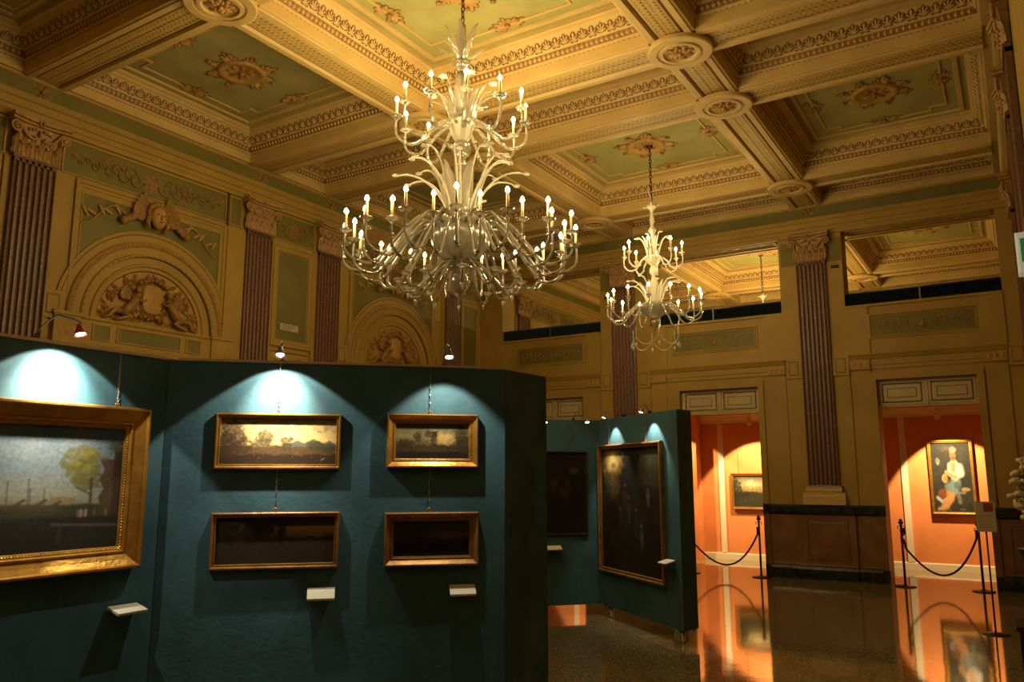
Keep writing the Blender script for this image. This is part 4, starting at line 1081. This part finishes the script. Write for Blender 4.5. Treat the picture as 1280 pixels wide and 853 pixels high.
def p_sunset():
    p = Paint(190, 90, 21); p.grad([(0, (.05, .05, .03)), (.35, (.20, .16, .06)), (.6, (.10, .06, .02)), (1, (.012, .008, .004))])
    p.blob(.66, .42, .24, .26, (.60, .42, .13), .5, 2.2); p.blob(.62, .2, .3, .1, (.22, .2, .12), .5, 2, .6); p.mix((p.n(12)-.5)*2*(p.v < .3), (.06, .055, .035))
    p.ground(.62, (.05, .03, .012), .06); p.ground(.8, (.018, .010, .005), .03)
    for c in ((.9, .35, .12, .32), (.95, .6, .12, .3), (.48, .3, .10, .12), (.52, .42, .05, .25), (.3, .38, .07, .16), (.12, .58, .16, .14), (.72, .72, .1, .06)): p.blob(*c, (.03, .02, .008), .5, 6)
    for k in range(12): x = .25+.6*((k*29) % 13)/13; p.line((x, .73+.05*((k*7) % 5)/5), (x+.012, .745+.05*((k*7) % 5)/5), .009, (.2, .15, .09), .4)
    p.grain(.3); return p.im
def p_nocturne():
    p = Paint(120, 60, 33); p.grad([(0, (.01, .009, .006)), (.4, (.03, .022, .011)), (.55, (.016, .010, .005)), (1, (.006, .004, .002))])
    p.blob(.72, .42, .3, .12, (.055, .040, .018), .5, 2); p.ground(.6, (.007, .004, .002), .1); p.blob(.25, .35, .2, .3, (.008, .006, .003), .5, 5); p.grain(.3); return p.im*1.8
def p_darkfig():
    p = Paint(70, 110, 41); p.im[:] = (.010, .006, .005); p.mix((p.n(16)-.5)*1.0, (.022, .012, .009))
    p.blob(.75, .22, .12, .07, (.07, .045, .03), .5, 3); p.blob(.3, .42, .10, .12, (.05, .02, .016), .6, 3); p.blob(.5, .5, .12, .08, (.055, .03, .022), .6, 3); p.blob(.6, .42, .08, .16, (.03, .018, .012), .5, 3)
    p.grain(.4); return p.im
def p_altar():
    p = Paint(90, 130, 47); p.im[:] = (.016, .011, .007); p.mix((p.n(18)-.5)*1.6, (.035, .028, .014))
    p.blob(.20, .12, .22, .16, (.62, .40, .10), .35, 1.8); p.blob(.20, .12, .12, .09, (.9, .66, .24), .3, 2); p.blob(.22, .14, .05, .03, (.24, .10, .04), .2, 5); p.blob(.2, .3, .16, .13, (.20, .13, .05), .5, 2, .8)
    p.blob(.85, .12, .16, .25, (.06, .055, .022), .6, 2, .8)
    for k, (x, y0, y1, c) in enumerate(((.28, .36, .50, (.05, .02, .01)), (.48, .40, .62, (.06, .045, .03)), (.42, .3, .5, (.05, .025, .015)), (.80, .34, .48, (.12, .08, .06)), (.33, .5, .7, (.03, .03, .03)), (.68, .62, .82, (.07, .07, .07)), (.6, .5, .8, (.025, .02, .02)))):
        p.blob(x, (y0+y1)/2, .04, (y1-y0)/2, c, .5, 3); p.blob(x, y0, .025, .02, (.14, .08, .05), .3, 4)
    p.grain(.4); return p.im
def p_cloudland():
    p = Paint(110, 80, 53); p.grad([(0, (.06, .06, .035)), (.25, (.34, .29, .14)), (.5, (.22, .16, .06)), (.6, (.04, .035, .016)), (1, (.012, .012, .006))])
    p.blob(.45, .25, .25, .16, (.72, .60, .34), .6, 2); p.blob(.8, .3, .2, .1, (.5, .42, .24), .6, 2); p.mix((p.n(14)-.55)*3*(p.v < .4), (.09, .08, .05)); p.ground(.52, (.03, .03, .014), .09)
    for c in ((.05, .4, .16, .4), (.9, .55, .14, .14), (.25, .6, .2, .12)): p.blob(*c, (.018, .018, .008), .5, 6)
    p.grain(.3); return p.im
def p_seated():
    p = Paint(116, 180, 61); p.im[:] = (.030, .030, .024); p.mix((p.n(30)-.4)*1.2, (.060, .055, .040)); p.blob(.4, .08, .3, .06, (.12, .11, .09), .5, 2, .7)
    p.blob(.16, .26, .07, .06, (.20, .19, .16), .35, 5); p.blob(.16, .30, .03, .03, (.3, .3, .26), .2, 5)
    p.blob(.74, .80, .18, .13, (.045, .042, .032), .2, 8); p.blob(.82, .68, .13, .035, (.42, .30, .12), .3, 6); p.line((.62, .74), (.66, .86), .03, (.20, .18, .14)); p.line((.60, .73), (.8, .73), .015, (.25, .22, .17))
    p.blob(.22, .76, .13, .10, (.24, .07, .025), .15, 8); p.line((.08, .80), (.20, .86), .022, (.5, .48, .42)); p.line((.20, .86), (.30, .82), .018, (.42, .4, .36))
    p.line((.40, .66), (.38, .80), .040, (.52, .25, .09)); p.line((.38, .80), (.20, .94), .032, (.55, .27, .10)); p.line((.20, .95), (.10, .965), .022, (.50, .26, .11))
    p.line((.52, .68), (.44, .82), .042, (.60, .30, .11)); p.line((.44, .82), (.30, .94), .034, (.58, .28, .10)); p.line((.30, .95), (.20, .965), .022, (.55, .28, .12))
    p.line((.52, .60), (.40, .65), .060, (.16, .23, .24)); p.line((.60, .58), (.54, .68), .065, (.20, .29, .30)); p.blob(.62, .62, .12, .06, (.09, .14, .15), .2, 5)
    p.blob(.58, .40, .17, .17, (.52, .50, .44), .12, 10); p.line((.72, .36), (.74, .44), .050, (.60, .58, .52)); p.line((.74, .46), (.58, .50), .040, (.56, .53, .47)); p.line((.46, .32), (.44, .44), .03, (.5, .48, .42))
    p.blob(.55, .33, .075, .11, (.55, .25, .09), .1, 8); p.line((.58, .50), (.40, .45), .026, (.60, .32, .13)); p.blob(.36, .43, .05, .04, (.62, .33, .14), .1, 6)
    p.blob(.31, .52, .085, .075, (.55, .34, .13), .1, 8); p.blob(.33, .53, .04, .035, (.30, .15, .05), .1, 6)
    p.blob(.56, .17, .085, .085, (.50, .21, .08), .1, 10); p.blob(.56, .235, .07, .03, (.20, .10, .05), .3, 6); p.blob(.57, .10, .11, .055, (.26, .21, .17), .2, 8); p.line((.50, .165), (.54, .165), .008, (.12, .05, .02)); p.line((.585, .165), (.62, .165), .008, (.12, .05, .02)); p.line((.52, .212), (.60, .212), .009, (.12, .05, .02))
    p.blob(.35, .97, .1, .02, (.1, .09, .06), .3, 4); p.blob(.72, .97, .1, .02, (.12, .11, .08), .3, 4); p.grain(.2); return p.im*.75

def canvas_mesh(parent, w, h, im, d):
    H, W = im.shape[:2]
    xs_ = np.linspace(-w/2, w/2, W+1); zs_ = np.linspace(h, 0, H+1)
    V = np.array([(x, -d, z) for z in zs_ for x in xs_]); F = [(r*(W+1)+c, (r+1)*(W+1)+c, (r+1)*(W+1)+c+1, r*(W+1)+c+1) for r in range(H) for c in range(W)]
    me = bpy.data.meshes.new('canvas'); me.from_pydata(V.tolist(), [], F); me.materials.append(M['canvas'])
    a = me.color_attributes.new('paint', 'FLOAT_COLOR', 'CORNER')
    c = np.repeat(np.clip(im.reshape(-1, 3), 0, 1), 4, axis=0); c = np.concatenate([c, np.ones((len(c), 1))], 1).astype(np.float32)
    a.data.foreach_set('color', c.ravel())
    o = bpy.data.objects.new('canvas', me); col.objects.link(o); o.parent = parent
    return o
def painting(pos, rz, w, h, fw_, im, label, gold='gold', dep=.05, ornate=False, chains=(), group=None, name='framed_painting', tilt=0., darkout=False):
    root = empty(name, pos, rz, label, 'painting', group)
    T = lambda u, d, z: (u, -d, z)
    f = MB(gold)
    if ornate:
        f.loft_rect(-w/2, w/2, 0, h, [(0, .004, gold), (0, dep*.8, gold), (.008, dep, gold), (fw_*.14, dep, gold), (fw_*.20, dep*.82, gold), (fw_*.42, dep*.62, gold), (fw_*.66, dep*.44, gold), (fw_*.70, dep*.52, gold), (fw_*.78, dep*.52, gold), (fw_*.82, dep*.36, gold), (fw_*.96, dep*.30, gold), (fw_, dep*.12, gold)], T)
        # bead ring at the sight edge
        i = fw_*.89
        for (a0, b0, a1, b1) in ((-w/2+i, i, w/2-i, i), (w/2-i, i, w/2-i, h-i), (w/2-i, h-i, -w/2+i, h-i), (-w/2+i, h-i, -w/2+i, i)):
            L = math.hypot(a1-a0, b1-b0); n = int(L/(fw_*.12))
            for k in range(n):
                t = (k+.5)/n; f.petal(a0+(a1-a0)*t-fw_*.045, b0+(b1-b0)*t, 0, fw_*.09, fw_*.09, dep*.33, .004, gold, T, 6)
    else:
        f.loft_rect(-w/2, w/2, 0, h, [(0, .004, gold if not darkout else 'darkframe'), (0, dep*.85, gold if not darkout else 'darkframe'), (fw_*.15, dep, gold), (fw_*.35, dep, gold), (fw_*.5, dep*.7, gold), (fw_*.75, dep*.6, gold), (fw_*.8, dep*.72, gold), (fw_*.92, dep*.7, gold), (fw_, dep*.15, gold)], T)
    f.loft_rect(-w/2+.01, w/2-.01, .01, h-.01, [(0, .003, 'darkframe'), (0, .004, 'darkframe')], T, cap='darkframe')
    f.build('frame', root)
    cv = canvas_mesh(root, w-2*fw_+.004, h-2*fw_+.004, im, dep*.14+.001); cv.location = (0, 0, fw_-.002)
    for (u, z1) in chains:
        c = MB('chain'); n = max(2, int((z1-h)/.024))
        for k in range(n):
            z = h+(z1-h)*(k+.5)/n; L = (z1-h)/n; pts = []
            for j in range(7):
                a = 2*PI*j/6; pts.append((u+(.0048*math.sin(a) if k % 2 else 0), -.012+(0 if k % 2 else .0048*math.sin(a)), z+L*.62*math.cos(a)))
            c.tube(pts, .0016, 'chain', 4, caps=False)
        for j in range(1):
            c.tube([(u-.012, -.015, h), (u-.012, -.015, h+.018), (u, -.015, h+.026), (u+.012, -.015, h+.018), (u+.012, -.015, h)], .003, gold, 5)
        c.build('hanging_chain', root)
    if tilt: root.rotation_euler = (tilt, 0, rz)
    return root
def on_board(P, D, N, i, u0, u1, z0, z1, shift=0., **kw):
    (p, rz) = place(P, D, N, i, (u0+u1)/2+shift, z0, .0)
    return painting(p, rz, u1-u0, z1-z0, **kw)
s0 = 1.4
on_board(PA, DA, NA, 0, -.13+s0, 1.215+s0, 1.19, 2.075, fw_=.125, im=p_harbour(), label='large landscape with tree and ships in wide gold frame, cut by left edge', dep=.08, ornate=True, chains=((.49, ZT-1.19),))
on_board(PA, DA, NA, 1, .29, 1.025, 1.735, 2.068, fw_=.028, im=p_hills(), label='sunlit long landscape, upper left of the four small paintings', dep=.035, chains=((-.01, ZT-1.735),), group='four small paintings on the blue board')
on_board(PA, DA, NA, 1, .295, 1.035, 1.150, 1.478, fw_=.030, im=p_arches(), label='very dark long landscape, lower left of the four small paintings', dep=.035, chains=((-.01, 1.731-1.15),), group='four small paintings on the blue board', gold='goldd')
on_board(PA, DA, NA, 1, 1.305, 1.882, 1.742, 2.077, fw_=.060, im=p_sunset(), label='small sunset landscape in a deep gold frame, upper right of the four small paintings', dep=.06, ornate=True, chains=((-.02, ZT-1.742),), group='four small paintings on the blue board')
on_board(PA, DA, NA, 1, 1.305, 1.888, 1.147, 1.470, fw_=.058, im=p_nocturne(), label='small nearly black landscape in a gold frame, lower right of the four small paintings', dep=.06, ornate=True, chains=((-.02, 1.738-1.147),), group='four small paintings on the blue board', gold='goldd')
sB = 0.0
on_board(PB, DB, NB, 0, .42, 1.06, .965, 1.985, fw_=.022, im=p_darkfig(), label='nearly black unlit painting on the left panel of the farther partition', dep=.03, gold='darkframe', chains=((.1, ZT-.965),))
on_board(PB, DB, NB, 1, .05, 1.60, .535, 2.06, fw_=.055, im=p_altar(), label='tall dark painting with a golden glow at its upper left, on the farther partition', dep=.05, gold='goldd', chains=((-.5, ZT-.535), (.42, ZT-.535)))
p9 = painting((-1.02, YO-.03, .985), 0, .72, 1.32, .055, p_seated(), 'lit painting of a seated man in white shirt, inside the right doorway', dep=.06, chains=((.0, 1.72),), darkout=True)
p8 = painting((-4.53, YO-.03, 1.00), 0, .94, .72, .055, p_cloudland(), 'lit landscape in a gold frame on the orange wall of the middle doorway', dep=.05, chains=((-.3, 1.7), (.3, 1.7)))

# caption cards
def caption(P, D, N, i, u0, u1, z, dpt, label, hh=.06):
    (p, rz) = place(P, D, N, i, (u0+u1)/2, z); w = u1-u0
    root = empty('caption_holder', p, rz, label, 'caption card', 'caption cards below the paintings')
    b = MB('lamp'); b.tube([(0, 0, -.01), (0, -dpt*.6, -.012)], .006, 'lamp', 6); b.build('bracket', root)
    b = MB('card'); V = [(-w/2, -.012, hh), (w/2, -.012, hh), (w/2, -.012-dpt, 0), (-w/2, -.012-dpt, 0)]
    V2 = [(x, y+.004, z_-.012) for x, y, z_ in V]
    b.add(V+V2, [(0, 1, 2, 3), (7, 6, 5, 4), (0, 4, 5, 1), (1, 5, 6, 2), (2, 6, 7, 3), (3, 7, 4, 0)], 'card'); b.build('card', root)
caption(PA, DA, NA, 0, 1.07+s0, 1.25+s0, .965, .10, 'slanted cream caption card below the large gold-framed landscape', .03)
caption(PA, DA, NA, 1, .86, 1.02, .975, .035, 'cream caption card below the two long paintings on the near partition', .06)
caption(PA, DA, NA, 1, 1.71, 1.87, .978, .06, 'cream caption card below the two small deep-framed paintings on the near partition', .05)
caption(PB, DB, NB, 0, .45, .70, .80, .08, 'caption card below the unlit painting on the farther partition', .04)
caption(PB, DB, NB, 1, 1.625, 1.79, .79, .12, 'slanted caption card at the lower right of the tall dark painting', .03)

# ------------------------------------------------------------------ picture spotlights
def spotlamp(P, D, N, i, u, z, out, label, body='lamp', power=10, size=90, aimz=1.75, aimo=0., blend=.12, color=(1., .98, .93), side=0., r=.012, inner=None):
    (p, rz) = place(P, D, N, i, u, 0.); root = empty('picture_spotlight', p, rz, label, 'spotlight', 'clip-on spotlights on the partitions')
    b = MB('black'); b.box((side-.012, .01, ZT), (side+.012, .055, ZT+.025), 'black'); b.build('clamp', root)
    b = MB('lamp'); q = [(side, .03, ZT+.02), (side*.9, -.02, ZT+.08), (side*.6, -out*.45, z+.10), (side*.2, -out*.85, z+.075), (0, -out, z+.055)]
    b.tube(q, .0045, 'lamp', 6); b.build('arm', root)
    b = MB(body); b.lathe([(.006, .055), (.014, .05), (.016, .03), (.030, .006), (.032, -.008), (.028, -.006), (.024, .004), (0, .004)], body, 14, (0, 0, 0)); hd = b.build('lamp_head', root); hd.location = (0, -out, z)
    b = MB('spotbulb'); b.lathe([(.022, .0), (.02, -.004), (0, -.007)], 'spotbulb', 12); bl = b.build('bulb', hd)
    hd.rotation_euler = (-.35, 0, 0)
    for kk, (pw, sz, bd) in enumerate(((power, size, blend),)+((inner,) if inner else ())):
        l = bpy.data.lights.new('spot', 'SPOT'); l.energy = pw; l.spot_size = math.radians(sz); l.spot_blend = bd; l.color = color; l.shadow_soft_size = r
        o = bpy.data.objects.new('spotlight_beam', l); col.objects.link(o); o.parent = root; o.location = (0, -out, z-.015)
        v = Vector((aimo, 0, aimz+(.24 if kk else 0)))-Vector((0, -out, z)); o.rotation_euler = v.to_track_quat('-Z', 'Y').to_euler()
    return root
COOL = (1., .91, .70)
spotlamp(PA, DA, NA, 0, .655+s0, 2.417, .21, 'red-shaded clip-on spotlight above the large gold-framed landscape', 'lampred', 26, 110, 1.9, 0, .10, COOL, -.1, inner=(150, 84, 1.))
spotlamp(PA, DA, NA, 1, .655, 2.408, .20, 'clip-on spotlight above the two long paintings', 'lamp', 25, 110, 1.9, 0, .10, COOL, inner=(120, 80, 1.))
spotlamp(PA, DA, NA, 1, 1.66, 2.415, .26, 'clip-on spotlight above the two small deep-framed paintings', 'lamp', 26, 92, 1.70, 0, .35, COOL)
spotlamp(PB, DB, NB, 1, .50, 2.38, .16, 'small bright spotlight on a thin arm above the tall dark painting', 'lamp', 36, 74, 1.98, 0, .5, COOL, .15)
spotlamp(PB, DB, NB, 1, 1.42, 2.38, .16, 'spotlight at the right end of the farther partition', 'lamp', 36, 74, 1.98, 0, .5, COOL, -.15)
spotlamp(PB, DB, NB, 0, 1.0, 2.34, .22, 'dim small spotlight above the corner of the farther partition', 'lamp', .15, 60, 1.7, 0, .3, COOL, -.1)
spotlamp(PB, DB, NB, 0, .46, 2.33, .22, 'dim small spotlight at the left of the farther partition', 'lamp', .1, 60, 1.7, 0, .3, COOL, -.1)

# ceiling spots in the orange rooms
def ceilspot(x, y, label, tx, tz, power, size=80, color=(1., .70, .34)):
    root = empty('ceiling_spotlight', (x, y, 3.02), 0, label, 'spotlight', 'white ceiling spotlights in the orange rooms')
    b = MB('white'); b.lathe([(.05, 0), (.05, -.03), (.012, -.04), (.012, -.27)], 'white', 12); b.build('mount', root)
    b = MB('white'); b.lathe([(.0, .08), (.04, .08), (.05, -.06), (.045, -.06), (.03, -.02), (0, -.02)], 'white', 14); h = b.build('lamp_head', root); h.location = (0, .0, -.33); h.rotation_euler = (.5, 0, 0)
    b = MB('bulb'); b.lathe([(.03, -.03), (.0, -.032)], 'bulb', 10); b.build('bulb', h)
    l = bpy.data.lights.new('spot', 'SPOT'); l.energy = power; l.spot_size = math.radians(size); l.spot_blend = .18; l.color = color; l.shadow_soft_size = .02
    o = bpy.data.objects.new('spotlight_beam', l); col.objects.link(o); o.location = (x, y+.08, 2.62)
    v = Vector((tx, YO, tz))-o.location; o.rotation_euler = v.to_track_quat('-Z', 'Y').to_euler()
ceilspot(-1.10, 15.45, 'white ceiling spotlight in the right orange doorway', -.95, 1.1, 405)
ceilspot(-4.30, 15.45, 'white ceiling spotlight in the middle orange doorway', -4.45, 1.2, 405)
ceilspot(-6.35, 15.2, 'ceiling spotlight hidden behind the left of the middle doorway', -6.0, 1.2, 270)
ceilspot(-7.9, 15.3, 'ceiling spotlight in the left doorway behind the farther partition', -7.8, 1.2, 270)

# ------------------------------------------------------------------ rope barriers
def stanchion(x, y, label):
    root = empty('stanchion', (x, y, 0), 0, label, 'barrier post', 'dark barrier posts before the orange doorways')
    b = MB('brass'); b.lathe([(.15, 0), (.155, .008), (.14, .016), (.03, .028), (.02, .04)], 'brass', 24); b.build('base', root)
    b = MB('brass'); b.lathe([(.018, .03), (.018, .93)], 'brass', 12); b.build('post', root)
    b = MB('brass'); b.lathe([(.018, .93), (.034, .94), (.038, .965), (.02, .985), (.03, 1.0), (.0, 1.02)], 'brass', 14)
    for s_ in (-1, 1): b.tube([(0, 0, .90), (s_*.04, 0, .91), (s_*.055, 0, .88), (s_*.035, 0, .86)], .006, 'brass', 6)
    b.build('hook_head', root)
def rope(x0, x1, y, low, label, z0=.88, z1=.88):
    b = MB('rope'); n = 36; pts = []
    L = x1-x0
    pts += [(x0+.03, y, z0), (x0+.045, y, z0-.08), (x0-.015, y, z0-.15), (x0+.035, y, z0-.22)]
    za = z0-.30; zb = z1-.12
    for k in range(n+1):
        t = k/n; base = za+(zb-za)*t; sag = (base-low)*(1-(2*t-1)**2); pts.append((x0+.04+(L-.07)*t, y, base-sag if True else 0))
    pts += [(x1-.03, y, z1-.03), (x1-.035, y, z1)]
    rr = []
    for i in range(len(pts)): rr.append(.015+.0)
    b.tube(pts, rr, 'rope', 8)
    for z in (z0-.04, z0-.2): b.ball((x0+.01, y, z), (.035, .03, .045), 'rope', 8, 5)
    b.build('barrier_rope', None, cat='rope', label=label, group='barrier ropes')
YS = 13.95
st = [(-1.62, 'barrier post at the left side of the right doorway'), (-.585, 'barrier post at the right side of the right doorway, beside the sign stand'), (-3.80, 'barrier post at the right side of the middle doorway'), (-5.0, 'barrier post half hidden by the edge of the farther partition')]
for x, lb in st: stanchion(x, YS, lb)
rope(-1.62, -.585, YS, .20, 'dark rope sagging across the right orange doorway')
rope(-5.0, -3.80, YS, .17, 'dark rope sagging across the middle orange doorway', .82, .82)

# info stand
root = empty('sign_stand', (-.36, 10.37, 0), 0, 'thin floor stand holding a small upright notice, right of the right doorway posts', 'sign stand')
b = MB('black'); b.lathe([(.135, 0), (.135, .008), (.02, .014), (.01, .02)], 'brass', 24); b.build('base', root)
b = MB('black'); b.tube([(0, 0, .015), (0, 0, 1.10)], .0095, 'brass', 10); b.build('pole', root)
b = MB('card'); b.box((-.085, -.012, 1.075), (.105, .0, 1.40), 'plaq'); b.box((-.005, -.014, 1.29), (.085, -.0125, 1.385), 'lampred'); b.box((.02, -.0155, 1.31), (.06, -.0142, 1.36), 'line')
for k in range(5): b.box((-.065, -.014, 1.12+.03*k), (.07-.02*(k % 2), -.0125, 1.127+.03*k), 'ochre')
b.build('notice_board', root)

# exit sign fixed to the near end of the right wall
root = empty('exit_sign', (.285, 5.40, 2.96), 0, 'white emergency exit sign box with green panel at the right edge', 'exit sign')
b = MB('signw'); b.loft_rect(-.185, .185, -.125, .125, [(0, -.04, 'signw'), (0, .03, 'signw'), (.012, .042, 'signw'), (.02, .042, 'signw')], lambda u, d, z: (u, -d, z), cap='signw'); b.build('housing', root)
b = MB('signg'); b.box((-.162, -.046, -.055), (.165, -.0425, .085), 'signg'); b.build('green_panel', root)
b = MB('white')
b.box((-.02, -.0485, -.03), (.03, -.0465, .055), 'signw'); b.ball((-.06, -.048, .05), (.01, .002, .01), 'signw'); b.tube([(-.06, -.048, .035), (-.07, -.048, .0), (-.09, -.048, -.025)], .005, 'signw', 5); b.tube([(-.07, -.048, .0), (-.055, -.048, -.03)], .005, 'signw', 5); b.tube([(-.085, -.048, .03), (-.06, -.048, .028), (-.045, -.048, .01)], .004, 'signw', 5)
b.build('pictogram', root)

# flower arrangement on a dark pedestal at the right edge
root = empty('pedestal', (.085, 6.45, 0), 0, 'dark pedestal under the cream flowers at the right edge', 'pedestal')
b = MB('void'); b.box((-.17, -.17, 0), (.17, .17, .70), 'void'); b.box((-.185, -.185, .70), (.185, .185, .73), 'void'); b.build('plinth', root)
b = MB('void'); b.lathe([(.13, .73), (.10, .78), (.08, .9), (.10, 1.1), (.14, 1.20), (.14, 1.215)], 'void', 20); b.build('column', root)
fr_ = empty('flower_arrangement', (.085, 6.45, 1.216), 0, 'tall cream flower arrangement at the right edge of the picture', 'flower arrangement')
b = MB('lamp'); b.lathe([(.06, 0), (.085, .03), (.09, .10), (.07, .13)], 'lamp', 18); b.build('vase', fr_)
rs = random.Random(3)
for k in range(60):
    a = rs.uniform(0, 2*PI); h = .12+.5*rs.random(); R = (.165-.12*abs(h-.28)/.4)*rs.uniform(.5, 1.); c = (R*math.cos(a), R*math.sin(a), h)
    b = MB('flower')
    for q in range(7):
        t = 2*PI*q/7; b.ball((c[0]+.024*math.cos(t), c[1]+.024*math.sin(t), c[2]+.004*math.sin(3*t)), (.021, .021, .016), 'flower', 6, 4)
    b.ball((c[0], c[1], c[2]+.01), .015, 'ochre', 6, 4)
    b.tube([(0, 0, .1), (c[0]*.6, c[1]*.6, .1+(h-.1)*.6), c], .004, 'green', 4)
    b.build('blossom', fr_)

# ------------------------------------------------------------------ camera, world, view
cam = bpy.data.cameras.new('camera'); cam.sensor_width = 36; cam.lens = 1001.17/1280*36; cam.clip_start = .05; cam.clip_end = 100
co = bpy.data.objects.new('camera', cam); col.objects.link(co)
yaw, pit, rol = .558, .1652, -.0012
fwv = Vector((-math.sin(yaw)*math.cos(pit), math.cos(yaw)*math.cos(pit), math.sin(pit))); rt = Vector((math.cos(yaw), math.sin(yaw), 0)); up = rt.cross(fwv)
r2 = rt*math.cos(rol)+up*math.sin(rol); u2 = -rt*math.sin(rol)+up*math.cos(rol)
mx = Matrix((( r2.x, u2.x, -fwv.x, 0), (r2.y, u2.y, -fwv.y, 0), (r2.z, u2.z, -fwv.z, 1.7), (0, 0, 0, 1)))
co.matrix_world = mx
sc = bpy.context.scene; sc.camera = co
w = bpy.data.worlds.new('world'); sc.world = w; w.use_nodes = True
w.node_tree.nodes['Background'].inputs[0].default_value = (0, 0, 0, 1); w.node_tree.nodes['Background'].inputs[1].default_value = 0
sc.view_settings.view_transform = 'Standard'; sc.view_settings.look = 'None'; sc.view_settings.gamma = 1; sc.view_settings.use_curve_mapping = False
sc.view_settings.exposure = 0.0
sc.cycles.use_denoising = True
sc.cycles.max_bounces = 8; sc.cycles.transparent_max_bounces = 24; sc.cycles.diffuse_bounces = 3; sc.cycles.glossy_bounces = 4
sc.cycles.sample_clamp_indirect = 4; sc.cycles.caustics_reflective = False; sc.cycles.caustics_refractive = False
